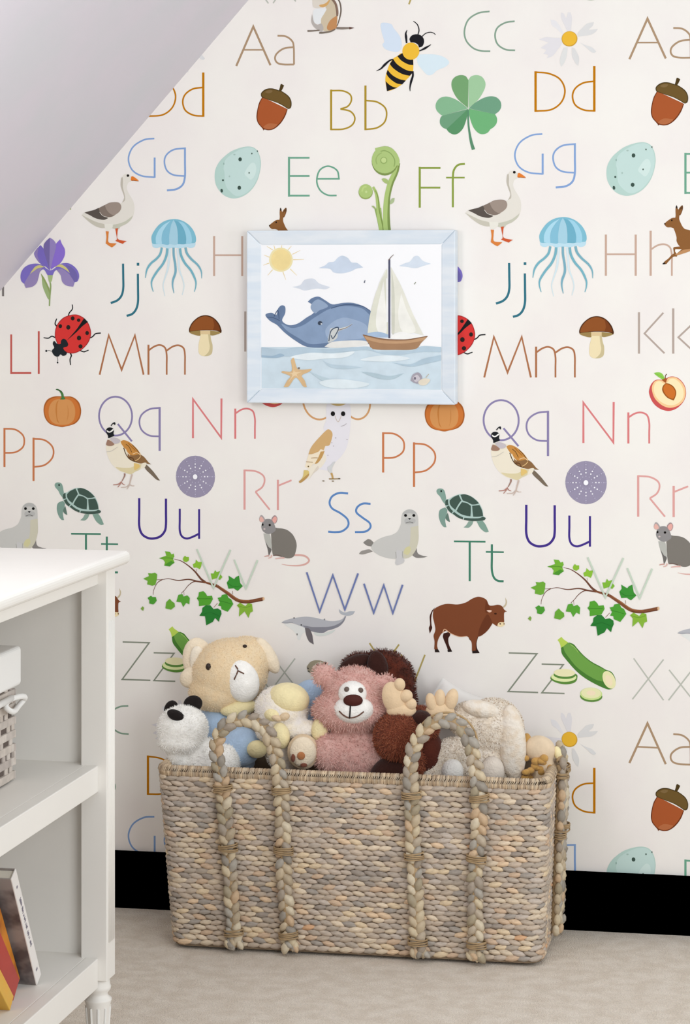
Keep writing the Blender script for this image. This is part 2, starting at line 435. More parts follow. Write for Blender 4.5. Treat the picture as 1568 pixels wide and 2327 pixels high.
E 35,21,13 6567,14079 15,17 0
E 58,36,20 6431,14010 14,17 0
G 46,38,32 6383,13224 6422,13253 6446,13215 6392,13209
@iris
P 147,164,100 -6418,13047! -6357,12968 -6295,12859 -6233,12731! -6223,12563 -6253,12513! -6315,12622 -6377,12780 -6393,12928
P 159,181,125 -6398,12919! -6357,12899 -6253,12681 -6228,12543! -6253,12503 -6315,12612 -6377,12770
S 146,168,109 31:35:27 -6228,12899 -6207,12780 -6223,12582 -6233,12365
P 171,190,134 -6274,13008! -6161,13007! -6171,12918 -6202,12859 -6243,12869
P 124,109,190 -6305,13176! -6439,13255 -6522,13354 -6563,13453 -6522,13532 -6424,13631! -6357,13552 -6274,13413 -6212,13274 -6223,13116
P 147,130,185 -6553,13453 -6522,13532 -6470,13572 -6491,13413 -6439,13275 -6501,13334
P 141,114,208 -6202,13116! -6192,13274 -6151,13472 -6099,13640 -6001,13748! -5965,13659 -5904,13550 -5899,13432 -5945,13323 -6017,13235 -6120,13175
P 120,107,164 -6233,13136! -6295,13324 -6346,13492 -6357,13621 -6315,13700 -6223,13784!
P 151,135,190 -6233,13136! -6223,13784! -6140,13729 -6089,13640 -6109,13501 -6161,13324 -6202,13156
P 127,113,194 -6305,13146! -6377,13215 -6501,13245 -6645,13231 -6759,13176 -6832,13087 -6857,12978 -6837,12879 -6770,12820! -6744,12740! -6604,12765 -6511,12839 -6470,12948 -6439,13067 -6357,13126 -6274,13008! -6161,13007! -6109,13096 -6037,13106 -5986,12997 -5955,12869 -5863,12790 -5719,12765! -5688,12859! -5627,12879 -5591,12977 -5616,13086 -5698,13185 -5811,13249 -5924,13254 -6027,13225 -6120,13146 -6212,13106
P 152,137,183 -6666,13018! -6532,13117 -6398,13156 -6439,13067 -6470,12948 -6511,12839 -6604,12765 -6744,12740! -6770,12839
P 152,137,187 -6079,13116! -5965,13136 -5863,13076 -5760,12978 -5698,12859! -5719,12765! -5863,12790 -5955,12869 -5986,12997
P 116,106,171 -5883,13224! -5781,13185 -5678,13096 -5627,12987 -5637,12889 -5688,12864! -5781,12997 -5832,13116
P 210,201,132 -6336,13176! -6439,13215 -6532,13186 -6604,13107 -6656,13028! -6573,13087 -6480,13146
P 210,201,132 -6120,13175! -6007,13230 -5924,13205 -5842,13136 -5791,13047! -5883,13116 -6007,13175
@ladybug
S 22,25,28 24:20 -5824,12168 -5801,12229 -5747,12290 -5733,12334 -5742,12399
S 22,25,28 27:20 -6078,11950 -6109,11993 -6100,12045 -6073,12106
S 22,25,28 25:20 -6109,11714 -6182,11740 -6255,11700 -6359,11709
S 22,25,28 22:24 -5353,11708 -5295,11743 -5241,11796 -5128,11811
S 22,25,28 22:20 -5566,11446 -5493,11421 -5439,11438 -5390,11456
S 22,25,28 27:20 -5783,11393 -5760,11341 -5787,11262 -5778,11145
S 22,25,28 9 -6173,11426 -6237,11443 -6296,11436
E 22,25,28 -6300,11436 21,21 0
S 22,25,28 9 -6073,11322 -6050,11261 -6055,11200
E 22,25,28 -6055,11195 18,18 0
P 168,39,45 -5729,12190 -5611,12182 -5484,12117 -5394,12013 -5344,11874 -5340,11761 -5385,11630 -5466,11525 -5575,11438 -5701,11389 -5819,11393 -5937,11436 -6028,11531 -6100,11679 -6114,11792 -6091,11923 -6019,12046 -5901,12142
P 216,58,55 -5729,12177 -5611,12169 -5493,12104 -5408,12004 -5358,11874 -5353,11761 -5399,11639 -5475,11538 -5584,11451 -5701,11404 -5810,11409 -5928,11449 -6014,11540 -6087,11684 -6100,11792 -6078,11919 -6010,12033 -5892,12129
P 26,29,31 -5484,12117! -5403,12039! -5530,11943 -5647,11829 -5865,11645! -5665,11864 -5575,11986
P 35,41,46 -6159,11583 -6128,11644 -6064,11583 -5991,11584 -5982,11645 -5937,11689 -5874,11667 -5828,11584 -5846,11532 -5928,11506 -5910,11453 -5855,11401 -5883,11349 -5946,11336 -5991,11366 -6037,11322 -6109,11330 -6164,11391 -6173,11452 -6128,11505
E 42,35,32 -5730,12112 41,43 0
E 42,35,32 -5602,12075 38,36 0
E 42,35,32 -5996,11950 38,41 0
E 42,35,32 -5824,11926 43,47 0
E 42,35,32 -5419,11810 38,43 0
E 42,35,32 -5593,11707 45,49 0
E 42,35,32 -5561,11533 43,43 0
@mushroom
P 206,191,149 -3018,11869! -2803,11870! -2800,11763 -2784,11668 -2758,11573 -2758,11459 -2777,11396 -2829,11358 -2914,11345 -2992,11357 -3044,11407 -3054,11509 -3044,11622 -3018,11730
P 239,223,182 -3018,11793! -2849,11794! -2836,11668 -2816,11541 -2836,11446 -2881,11389 -2940,11348 -2992,11360 -3041,11407 -3050,11509 -3041,11622 -3015,11730
P 156,131,80 -3239,11862! -3018,11869! -3011,11774 -3070,11765 -3174,11793 -3239,11824
P 161,138,85 -2810,11870! -2582,11845 -2589,11820 -2667,11788 -2751,11769 -2803,11775!
G 222,197,152 -3015,11869 -2806,11870 -2806,11794 -3015,11793
P 77,43,19 -3252,11862 -3246,11919 -3200,12014 -3122,12097 -3031,12157 -2940,12182 -2849,12179 -2751,12142 -2667,12072 -2602,11978 -2563,11864! -2582,11820 -2602,11845! -2686,11867 -2816,11876 -3011,11872 -3220,11849 -3239,11830
P 145,83,40 -3233,11875 -3207,11963 -3135,12059 -3044,12128 -2940,12163 -2849,12157 -2758,12116 -2686,12053 -2628,11965 -2595,11864! -2719,11880 -2849,11886 -3018,11881 -3207,11859
P 123,65,30 -2764,12142! -2686,12060 -2621,11959 -2595,11864! -2667,11877 -2751,11883! -2725,11965 -2738,12066
@pumpkin
P 173,97,43 -6359,10194 -6344,10313 -6286,10418 -6192,10475 -6090,10497 -5988,10498 -5887,10495 -5778,10496 -5684,10459 -5597,10376 -5554,10251 -5554,10139 -5590,10028 -5670,9943 -5771,9901 -5865,9879 -5959,9860 -6061,9876 -6177,9903 -6264,9958 -6330,10055
P 207,120,57 -6337,10202 -6315,10313 -6250,10405 -6163,10454 -6032,10483 -5814,10482 -5706,10444 -5626,10362 -5583,10251 -5583,10139 -5619,10034 -5699,9957 -5814,9900 -5959,9878 -6105,9897 -6214,9945 -6286,10021 -6323,10111
P 214,150,90 -6250,10181 -6228,10300 -6163,10392 -6076,10434 -5959,10442 -5814,10430 -5735,10368 -5684,10257 -5680,10117 -5720,9999 -5814,9928 -5945,9906 -6076,9918 -6177,9966 -6235,10063
P 199,128,65 -6090,10329 -6068,10385 -6032,10414! -6061,10330 -6068,10183 -6061,10044 -6017,9933! -6068,9988 -6090,10113 -6101,10218
P 203,134,74 -5851,10332! -5822,10220 -5825,10081 -5865,9955! -5843,10081 -5836,10220
P 77,127,70 -6010,10435! -5974,10470 -5981,10533 -6010,10588 -6039,10616 -6097,10633! -6076,10650 -6025,10640 -5967,10602 -5930,10547 -5920,10498 -5887,10443! -5930,10432
P 61,98,55 -6097,10633! -6076,10650 -6025,10640 -5967,10602 -5945,10561 -5988,10588 -6032,10612
@nectarine
P 206,86,84 6442,10883! 6395,10918 6324,10933 6246,10923 6187,10875 6145,10809 6118,10706 6127,10629 6169,10521 6240,10426 6329,10361 6419,10326 6514,10315 6615,10343 6704,10400 6787,10491 6834,10593 6846,10682 6828,10790 6781,10879 6704,10956 6632,10989 6561,10997 6490,10979 6466,10943
P 246,205,150 6448,10865! 6401,10906 6324,10924 6252,10911 6204,10863 6175,10779 6187,10677 6228,10570 6300,10486 6395,10415 6502,10380 6597,10387 6704,10430 6787,10509 6822,10593 6837,10682 6819,10784 6769,10873 6698,10944 6632,10980 6561,10985 6496,10967 6460,10907
P 250,232,186 6407,10858 6335,10900 6270,10887 6228,10833 6210,10749 6228,10653 6276,10570 6347,10499 6442,10446 6537,10429 6632,10441 6721,10496 6781,10574 6799,10664 6781,10766 6733,10855 6662,10926 6591,10956 6526,10943 6484,10883 6442,10853
P 155,85,29 6448,10865! 6514,10853 6585,10812 6638,10741 6653,10669 6638,10597 6603,10522! 6549,10542 6484,10572 6425,10631 6383,10703 6377,10762 6401,10822
P 206,114,45 6448,10850! 6508,10835 6573,10794 6621,10728 6632,10669 6621,10603 6591,10555! 6526,10572 6466,10619 6419,10685 6401,10757 6419,10811
S 109,76,50 18:12 6466,11044 6439,10996 6445,10883
P 165,88,41 6371,10936! 6425,10960 6466,10961 6454,10871! 6407,10894
P 144,204,83 6213,11061! 6270,11076 6335,11073 6383,11044 6419,10978 6419,10948! 6371,10942 6324,10972 6264,11013
S 118,178,62 8 6228,11058 6324,11014 6413,10951
@quail
P 122,108,92 -4246,9149! -4160,9113 -4017,8977 -3865,8785! -3941,8803 -4065,8912 -4170,9012
P 145,125,98 -4218,9159! -4113,9151 -4051,9115! -4141,9123
P 240,231,211 -4965,9621! -4811,9651 -4715,9624 -4591,9598 -4447,9516 -4323,9398 -4227,9279 -4160,9187 -4160,9104 -4199,9048 -4294,9010 -4390,8962 -4485,8906 -4581,8932 -4696,8958 -4811,9030 -4907,9131 -4974,9260 -5003,9361 -5013,9481
P 224,211,170 -4715,8976! -4811,9049 -4639,9033 -4485,9044 -4351,9111 -4256,9121! -4294,9010 -4390,8962 -4485,8906 -4591,8932
P 203,143,72 -4706,9578! -4639,9606 -4543,9580 -4447,9516 -4351,9425 -4294,9343 -4256,9269 -4313,9241! -4390,9230 -4485,9266 -4552,9330 -4600,9413 -4677,9513
P 142,106,69 -4552,9330! -4447,9294 -4304,9324! -4208,9270 -4113,9160 -4065,9115! -4179,9150 -4275,9130 -4390,9156 -4485,9192 -4552,9247
S 76,54,34 19:10 -4639,9449 -4600,9339 -4543,9247 -4447,9183 -4351,9157
S 237,217,189 13 -4600,9431 -4562,9358 -4504,9294
S 237,204,159 15 -4447,9322 -4351,9351 -4275,9297
S 110,76,42 13 -4591,9524 -4524,9469 -4466,9359
S 93,60,34 21:12 -4524,9247 -4447,9239 -4418,9184
S 168,104,45 15 -4543,9552 -4466,9470 -4390,9397
S 239,201,140 13 -4390,9184 -4323,9222 -4275,9278
S 110,76,42 13 -4457,9516 -4371,9425 -4304,9342
P 230,197,121 -4418,9138! -4323,9120 -4294,9065 -4351,9018 -4409,8999
P 161,126,108 -4984,9611! -4926,9594 -4840,9530 -4869,9492 -4945,9482 -5013,9509
P 201,193,198 -4936,9626! -4878,9659 -4801,9651 -4715,9605 -4734,9550 -4830,9530 -4897,9585
P 32,34,38 -5008,9824 -4965,9862 -4897,9862 -4849,9817 -4854,9743 -4840,9696 -4897,9668 -4965,9644 -4974,9695 -5013,9769
P 247,245,241 -4998,9806 -4936,9783 -4869,9830 -4854,9807 -4926,9760 -4984,9769
S 32,34,38 21:15 -4907,9899 -4869,9946 -4830,9965 -4816,9942
E 32,34,38 -4835,9951 21,24 0
E 32,34,38 -4825,9928 11,15 0
S 201,196,189 8 -5003,9361 -4897,9381 -4763,9466
S 161,125,112 38:23:19 -4615,8922 -4619,8867 -4672,8764
S 181,130,118 23:17 -4677,8755 -4754,8698 -4859,8683
S 181,130,118 19:13 -4696,8717 -4734,8671 -4763,8633
S 181,130,118 19:13 -4686,8736 -4648,8700 -4610,8686
S 206,186,174 33:21 -4457,8906 -4485,8804 -4514,8692
S 206,186,174 19:13 -4514,8702 -4581,8645 -4696,8634
S 206,186,174 19:13 -4514,8683 -4543,8636 -4571,8599
S 206,186,174 17:12 -4504,8693 -4457,8670 -4409,8671
@owl
P 233,230,236 -385,10210 -385,10346 -315,10461 -130,10519 44,10464 113,10328 125,10181 119,10044 102,9851 78,9692 32,9509 -60,9349 -176,9234 -269,9142 -338,9050 -431,9048 -547,9081 -559,9183 -478,9355 -385,9527 -408,9754 -443,9913 -396,10050
P 240,231,214 -570,9183! -431,9412! -385,9277 -478,9116 -570,9058 -710,8908 -756,8861! -826,8917 -756,9089
P 224,213,199 -687,8953! -570,9126 -547,9069 -663,8965 -733,8862
P 211,173,120 -756,9363! -710,9489 -628,9604 -501,9742 -385,9857 -327,9875 -269,9824 -257,9745 -292,9619 -327,9550 -408,9538! -454,9435 -570,9411 -663,9375
P 243,229,203 -751,9363! -663,9375 -547,9422 -501,9469 -431,9447! -478,9321 -570,9194 -663,9159 -745,9078 -826,9111! -791,9237
P 200,157,96 -501,9423! -419,9435! -478,9298 -559,9194 -628,9171! -559,9286
S 159,125,72 12 -698,9289 -628,9296 -559,9295
S 159,125,72 12 -803,9214 -733,9209 -663,9204
E 112,92,57 -756,9118 16,16 0
P 221,197,124 -849,9042! -756,9032 -745,8953 -826,8860 -919,8790 -954,8801! -873,8905
P 190,152,93 -954,8813! -849,8894 -745,8975 -756,8918 -849,8826 -931,8779
P 207,181,126 -361,10415! -130,10349 102,10430! 44,10475 -130,10519 -315,10472
E 27,26,27 -249,10194 44,48 0
E 27,26,27 -37,10196 44,48 0
S 211,190,170 9 -205,10155 -170,10064 -141,10030
S 211,190,170 9 -72,10162 -107,10076 -136,10030
S 186,179,183 12 -83,9940 -14,9963 32,9998
E 186,179,183 -188,9706 9,16 0
E 195,187,192 44,9674 16,11 0
E 195,187,192 -234,9540 11,11 0
E 195,187,192 -350,9351 11,11 0
E 195,187,192 -269,9608 10,13 0
P 213,214,214 -356,9106 -292,9153 -246,9210 -199,9222 -257,9119 -275,8994! -327,9016
S 197,160,100 42:30 -280,8994 -257,8926 -246,8869
S 146,119,69 23:16 -327,8873 -222,8875 -95,8880
E 93,76,49 -118,8880 27,13 0
E 110,92,61 -443,8830 27,10 0
E 127,107,71 -246,8829 25,11 0
@urchin
E 155,148,172 -3117,8876 413,430 0
E 207,202,220 -2990,8878 9,9 0
E 248,246,252 -2922,8879 15,15 0
E 248,246,252 -2860,8880 15,15 0
E 190,184,206 -2812,8880 9,9 0
E 201,194,216 -2763,8881 11,11 0
E 190,184,206 -2721,8882 9,9 0
E 207,202,220 -3007,8813 9,9 0
E 248,246,252 -2948,8780 15,15 0
E 248,246,252 -2895,8749 15,15 0
E 190,184,206 -2853,8725 9,9 0
E 201,194,216 -2810,8701 11,11 0
E 190,184,206 -2774,8681 9,9 0
E 207,202,220 -3054,8766 9,9 0
E 248,246,252 -3020,8706 15,15 0
E 248,246,252 -2989,8653 15,15 0
E 190,184,206 -2964,8611 9,9 0
E 201,194,216 -2940,8568 11,11 0
E 190,184,206 -2919,8532 9,9 0
E 207,202,220 -3117,8748 9,9 0
E 248,246,252 -3117,8679 15,15 0
E 248,246,252 -3117,8616 15,15 0
E 190,184,206 -3117,8567 9,9 0
E 201,194,216 -3117,8517 11,11 0
E 190,184,206 -3117,8475 9,9 0
E 207,202,220 -3181,8764 9,9 0
E 248,246,252 -3215,8703 15,15 0
E 248,246,252 -3246,8649 15,15 0
E 190,184,206 -3271,8606 9,9 0
E 201,194,216 -3295,8563 11,11 0
E 190,184,206 -3316,8525 9,9 0
E 207,202,220 -3227,8810 9,9 0
E 248,246,252 -3287,8775 15,15 0
E 248,246,252 -3340,8743 15,15 0
E 190,184,206 -3383,8717 9,9 0
E 201,194,216 -3425,8692 11,11 0
E 190,184,206 -3462,8670 9,9 0
E 207,202,220 -3244,8874 9,9 0
E 248,246,252 -3313,8873 15,15 0
E 248,246,252 -3375,8872 15,15 0
E 190,184,206 -3424,8871 9,9 0
E 201,194,216 -3473,8871 11,11 0
E 190,184,206 -3515,8870 9,9 0
E 207,202,220 -3227,8938 9,9 0
E 248,246,252 -3287,8972 15,15 0
E 248,246,252 -3340,9003 15,15 0
E 190,184,206 -3383,9027 9,9 0
E 201,194,216 -3425,9051 11,11 0
E 190,184,206 -3462,9072 9,9 0
E 207,202,220 -3181,8986 9,9 0
E 248,246,252 -3215,9045 15,15 0
E 248,246,252 -3246,9099 15,15 0
E 190,184,206 -3271,9142 9,9 0
E 201,194,216 -3295,9184 11,11 0
E 190,184,206 -3316,9221 9,9 0
E 207,202,220 -3117,9004 9,9 0
E 248,246,252 -3117,9073 15,15 0
E 248,246,252 -3117,9136 15,15 0
E 190,184,206 -3117,9185 9,9 0
E 201,194,216 -3117,9234 11,11 0
E 190,184,206 -3117,9277 9,9 0
E 207,202,220 -3054,8988 9,9 0
E 248,246,252 -3020,9048 15,15 0
E 248,246,252 -2989,9103 15,15 0
E 190,184,206 -2964,9146 9,9 0
E 201,194,216 -2940,9189 11,11 0
E 190,184,206 -2919,9226 9,9 0
E 207,202,220 -3007,8942 9,9 0
E 248,246,252 -2948,8977 15,15 0
E 248,246,252 -2895,9009 15,15 0
E 190,184,206 -2853,9034 9,9 0
E 201,194,216 -2810,9059 11,11 0
E 190,184,206 -2774,9081 9,9 0
E 251,250,255 -3117,8876 48,52 0
@turtle
P 135,165,153 -5942,8392! -6001,8464 -6044,8545 -6103,8609 -6120,8666 -6086,8707 -6018,8712 -5968,8685 -5942,8620 -5925,8523 -5917,8441
P 130,159,148 -5942,8335! -5900,8279 -5917,8173 -5942,8083 -5929,7986 -5917,7937! -5976,7944 -6035,8024 -6073,8146 -6065,8252 -6027,8301
P 103,126,116 -5891,8230! -5874,8174 -5858,8101 -5845,8044! -5891,8060 -5929,8100 -5934,8148
P 142,168,155 -5469,8067! -5372,8069! -5402,7995 -5469,7937 -5570,7939! -5511,7993
P 133,165,151 -5309,8070! -5183,8080! -5124,8000 -5061,7863! -5132,7854 -5233,7933
P 179,204,197 -5946,8376! -5934,8490 -5866,8507 -5781,8557 -5663,8604 -5545,8606 -5427,8571 -5309,8492 -5233,8396 -5183,8283 -5170,8178 -5119,8138! -5157,8089 -5284,8070 -5410,8072 -5536,8090 -5663,8137 -5790,8200 -5883,8271
P 70,90,81 -5853,8475! -5781,8541 -5672,8592! -5646,8543 -5617,8479! -5672,8405 -5739,8290! -5807,8346 -5849,8410
P 70,90,81 -5634,8592! -5545,8606 -5427,8567 -5326,8496 -5258,8428! -5326,8406 -5402,8401! -5494,8448 -5587,8479!
P 67,87,78 -5604,8446! -5503,8428 -5423,8376! -5423,8263 -5431,8165! -5536,8179 -5629,8210 -5714,8266! -5672,8348
P 70,90,81 -5397,8377! -5250,8395! -5208,8315 -5183,8226 -5178,8173! -5284,8159 -5376,8158! -5389,8263
P 70,90,81 -5942,8384! -5934,8474 -5883,8499! -5883,8442 -5874,8385! -5917,8376
P 70,90,81 -5921,8344! -5866,8377! -5832,8313 -5781,8261! -5815,8219! -5874,8271
P 70,90,81 -5794,8216! -5760,8249! -5672,8185 -5579,8142! -5587,8097! -5697,8144
P 70,90,81 -5566,8094! -5553,8135! -5410,8125 -5258,8132 -5183,8161! -5124,8138 -5157,8093 -5284,8074 -5427,8072
E 16,26,22 -6023,8661 16,20 0
@rat
S 220,173,164 39:39:35:26:9 -1042,7313 -920,7315 -815,7292 -750,7234 -754,7182 -833,7129 -964,7101 -1165,7101 -1309,7123
P 127,122,115 -1533,7731! -1463,7853 -1392,7854 -1270,7843 -1173,7807 -1077,7723 -1016,7604 -999,7502 -1016,7399 -1051,7296 -1121,7251 -1208,7245 -1305,7273 -1410,7305 -1498,7312! -1515,7440 -1524,7612
P 186,186,179 -1691,7741! -1568,7731 -1533,7629 -1515,7483 -1524,7432! -1585,7482 -1656,7592
P 111,108,105 -1656,7592! -1585,7473 -1524,7423 -1542,7354 -1568,7302 -1585,7310 -1603,7421
P 146,143,143 -1726,7925 -1691,8003 -1629,8034 -1542,8031 -1480,7964 -1445,7879 -1436,7810 -1498,7758 -1585,7730 -1673,7763 -1717,7814 -1735,7873
P 172,163,163 -1779,8036 -1752,8105 -1717,8110 -1673,8063 -1656,8012 -1682,7977 -1726,7968 -1765,7984
P 230,181,170 -1774,8027 -1752,8079 -1726,8079 -1691,8037 -1682,7994 -1726,7972 -1761,7984
P 165,142,144 -1524,8032 -1480,8101 -1436,8110 -1401,8060 -1410,7991 -1445,7947 -1489,7964
P 231,172,163 -1506,8023 -1463,8084 -1428,8085 -1410,8042 -1428,7982 -1463,7956
E 22,17,15 -1704,7921 17,26 0
E 22,17,15 -1559,7915 24,24 0
E 207,190,189 -1669,7832 22,17 0
S 205,158,149 26:16 -1568,7289 -1621,7284 -1669,7270
S 224,184,175 30:16 -1515,7303 -1533,7260 -1590,7237
S 224,180,172 30:18 -1252,7253 -1340,7247 -1441,7232
S 112,92,84 18 -1489,7299 -1392,7301 -1305,7278
@seal
P 138,134,129 375,7592! 408,7625 474,7670! 529,7655 589,7602! 545,7520! 452,7535
P 156,151,146 288,7364! 331,7419 419,7448 507,7460 572,7419! 474,7384 364,7355
P 138,134,130 1466,7539! 1488,7410 1564,7364 1694,7340! 1596,7316 1455,7313 1368,7370!
P 205,204,200 1172,8178 1205,8232 1270,8276 1336,8283 1401,8268 1466,8215 1499,8119 1504,7905 1510,7711 1488,7582 1444,7453 1347,7332 1216,7287 1020,7277 845,7300 693,7351 583,7424 539,7499 583,7586 671,7657 802,7719 955,7760 1064,7821 1118,7908 1151,8005 1156,8102
P 209,205,185 1347,7923! 1504,7958! 1510,7711 1488,7582 1444,7453 1347,7332 1227,7292 1194,7361 1227,7470 1325,7579
P 214,209,163 1194,7404! 1238,7502 1325,7536 1347,7451 1281,7363
P 186,186,184 1178,8189 1216,8238 1281,8271 1347,8278 1412,8257 1466,8204! 1401,8193 1325,8207 1238,8190
P 188,188,186 1227,8082 1325,8105 1434,8086 1434,8021 1347,7988 1238,7996
P 207,206,206 1064,7466! 1172,7436! 1183,7308 1221,7265 1194,7200 1074,7155 1031,7186 1042,7272
S 170,169,163 11 1036,7423 1047,7369 1053,7294
S 170,169,163 11 1183,7436 1178,7372 1189,7297
E 17,17,17 1243,8160 30,28 0
E 17,17,17 1412,8163 30,28 0
P 17,17,17 1292,8105! 1357,8106! 1325,8073!
S 114,112,109 13 1249,8007 1330,8030 1401,8010
@vine
S 111,70,55 9:26:48 -3565,7178 -3427,7145 -3280,7059 -3133,6938 -3005,6789 -2913,6720
S 111,70,55 9:15:26:33 -3934,6745 -3814,6753 -3685,6774 -3482,6743 -3262,6769 -3078,6734 -2913,6711
S 111,70,55 9:11:18 -4012,6436 -3999,6534 -3925,6679 -3814,6757
S 111,70,55 9:13:22 -3418,6477 -3345,6550 -3262,6650 -3152,6724 -3042,6726
S 142,109,86 7 -3357,6442 -3363,6531
S 129,80,54 33:44:63 -2950,6728 -2803,6687 -2657,6646
S 129,80,54 55:70:70:66 -2657,6646 -2456,6517 -2237,6371 -2037,6341 -1855,6372 -1691,6411
S 98,55,36 15:18 -2219,6345 -2037,6314 -1709,6375
S 174,115,76 11 -2602,6638 -2383,6492 -2201,6381 -1982,6369
E 222,185,146 -1688,6411 22,36 0
S 142,109,86 9 -2332,6485 -2337,6555
S 142,109,86 9 -2730,6208 -2648,6299
S 142,109,86 7 -3087,6930 -3097,6983
G 120,181,59 -3888,7189 -3731,7246 -3759,7335 -3657,7328 -3621,7275 -3575,7294 -3560,7232 -3593,7187 -3556,7107 -3621,7061 -3657,7025 -3777,7040 -3759,7112 -3796,7164
G 80,152,51 -3556,7107 -3621,7061 -3657,7025 -3777,7040 -3722,7086 -3630,7141
G 142,191,60 -3381,7182 -3363,7227 -3335,7254 -3308,7228 -3253,7229 -3253,7158 -3308,7121 -3363,7138
G 142,195,62 -3170,7080 -3115,7116 -3106,7179 -3051,7127 -2977,7137 -2996,7039 -3023,6985 -3097,7019 -3152,7009
G 113,174,60 -4221,6762 -4100,6818 -4119,6880 -4045,6873 -3971,6893 -3925,6858 -3934,6750 -3962,6642 -4026,6623 -4137,6647 -4128,6719
G 130,187,61 -2794,6901 -2730,6902 -2703,6974 -2666,6930 -2584,6959 -2593,6896 -2547,6835 -2602,6772 -2657,6815 -2767,6777
G 63,147,56 -2456,6722 -2410,6785 -2419,6865 -2301,6796 -2264,6841 -2201,6870 -2173,6719 -2119,6658 -2228,6558 -2310,6609 -2419,6598
G 88,165,54 -3087,6386 -3051,6432 -3042,6512 -2950,6538 -2895,6489 -2867,6436 -2767,6448 -2748,6377 -2813,6260 -3042,6227 -3042,6325
G 79,161,55 -2648,6406 -2575,6425 -2556,6470 -2456,6490 -2419,6411 -2365,6386 -2319,6289 -2383,6199 -2438,6127 -2566,6177 -2575,6239 -2639,6246 -2602,6318
G 45,126,53 -3032,6031 -2977,6113 -2968,6193 -2895,6249 -2803,6251 -2730,6173 -2703,6182 -2648,6192 -2575,6150 -2566,6079 -2602,5998 -2620,5917 -2703,5995 -2748,5914 -2886,5839 -2913,6026
G 137,183,63 -2246,6265 -2173,6320 -2137,6294 -2064,6251 -2009,6315 -1927,6299 -1909,6149 -1964,6121 -2000,6013 -2082,6144 -2201,6035 -2191,6204
G 92,166,58 -3519,6305 -3473,6449 -3391,6468 -3363,6415 -3289,6444 -3234,6392 -3243,6258 -3308,6292 -3372,6201 -3418,6298
G 80,158,56 -4128,6370 -4054,6417 -4026,6391 -3953,6392 -3934,6321 -3971,6267 -4008,6239 -4091,6255 -4091,6318
G 108,171,60 -3750,6165 -3731,6291 -3657,6364 -3611,6311 -3556,6277 -3547,6206 -3630,6141
G 129,168,73 -4276,6143 -4230,6198 -4202,6163 -4221,6100
S 75,142,45 7 -3869,7190 -3703,7202 -3575,7187
S 58,126,44 7 -3078,6378 -2932,6381 -2785,6385
S 37,109,44 7 -3005,6041 -2803,6100 -2602,6033
S 58,126,44 7 -2630,6353 -2474,6321 -2365,6288
S 47,126,46 7 -2438,6713 -2310,6645 -2146,6667
S 108,159,49 7 -2219,6256 -2073,6224 -1946,6263
@bison
P 234,213,172 2893,6501! 2899,6431 2947,6361 3030,6351! 3006,6315 2923,6337 2869,6430
P 203,188,159 3261,6557! 3296,6476 3279,6393 3231,6345! 3214,6368 3267,6440
P 63,33,26 2017,5805! 2137,5832 2149,5773 2113,5701 2125,5583 2185,5455! 2113,5435! 2077,5547 2005,5722
P 63,33,26 2530,5760! 2721,5765! 2685,5634 2697,5517 2745,5435! 2602,5431! 2590,5632 2536,5701
P 70,36,27 1784,6261! 1844,6322! 1790,6226 1766,6107 1772,5965 1784,5906 1736,5792! 1718,5904 1742,5976 1736,6142
P 127,72,45 1802,6203 1826,6286 1946,6360 2089,6399 2304,6393 2471,6438 2602,6518 2733,6557 2875,6507 2935,6396 3018,6387 3113,6407 3196,6379 3243,6310 3296,6276! 3243,6251 3237,6144 3237,6050 3184,5990 3101,5976 3006,6032! 2947,5936 2875,5852 2780,5779 2709,5753! 2673,5634 2661,5468 2590,5466! 2584,5632 2530,5725 2495,5759! 2328,5743 2185,5798 2077,5866! 1981,5804 1910,5684 1886,5565 1898,5471 1826,5480! 1832,5635 1814,5753 1850,5872 1826,6014 1802,6120
P 108,58,36 2840,6134! 2911,6207 2994,6044 2911,5900 2780,5779 2709,5759! 2733,5895 2792,6039
P 110,58,34 2875,6489! 2935,6384 2959,6302 2887,6230 2852,6312
P 231,196,178 2887,6283 2947,6296 2994,6280 2947,6249
P 243,223,180 3101,5988! 3125,6041 3184,6061 3243,6050 3249,6003 3184,5966 3125,5971
E 76,49,32 3160,6025 16,14 0
E 76,49,32 3237,6027 11,14 0
E 58,30,19 3065,6225 26,16 0
S 230,182,146 17:7 1999,5817 2041,5889 2161,5809 2328,5749 2483,5759
P 43,33,30 1838,5475! 1904,5483! 1940,5424! 1844,5422!
P 36,27,25 2095,5464! 2143,5495! 2191,5443! 2107,5435!
P 43,33,30 2596,5466! 2697,5481! 2745,5429! 2602,5419!
@whale
P 230,231,228 -1262,5902! -1110,5918 -842,5845 -795,5778 -889,5707 -935,5592 -982,5613 -1005,5704 -1110,5804
P 220,224,219 -656,5782! -470,5741 -331,5779 -180,5828! -273,5746 -447,5685 -609,5692
P 184,185,191 -1314,5930! -1262,5971 -1110,6020 -970,6047 -795,6068 -609,6050 -470,6020 -418,6038! -400,6005 -273,5991 -146,6005 -53,6042 -1,6106! 28,6101! -18,5992 -111,5898 -238,5849 -354,5801 -447,5753 -563,5761 -679,5781 -842,5845 -1005,5903 -1110,5929 -1227,5915
P 138,138,147 -889,5889! -795,5880 -679,5861 -505,5865 -331,5875 -192,5913 -64,5990 5,6095! 16,6083 -30,5980 -122,5887 -261,5826 -366,5795 -435,5753 -563,5750 -691,5775 -807,5834
P 113,107,110 -830,5840! -737,5825 -679,5713 -662,5622 -644,5508! -737,5563 -795,5675
P 184,188,195 -122,6239! -64,6195 5,6174 97,6199 207,6202! 155,6132 51,6107 -53,6127 -111,6171
S 147,149,155 9 -1308,5935 -1192,5939 -1075,5942
E 51,51,51 -1052,6036 16,11 0
E 51,51,51 -903,5897 16,13 0
E 88,82,80 -990,5704 9,23 0
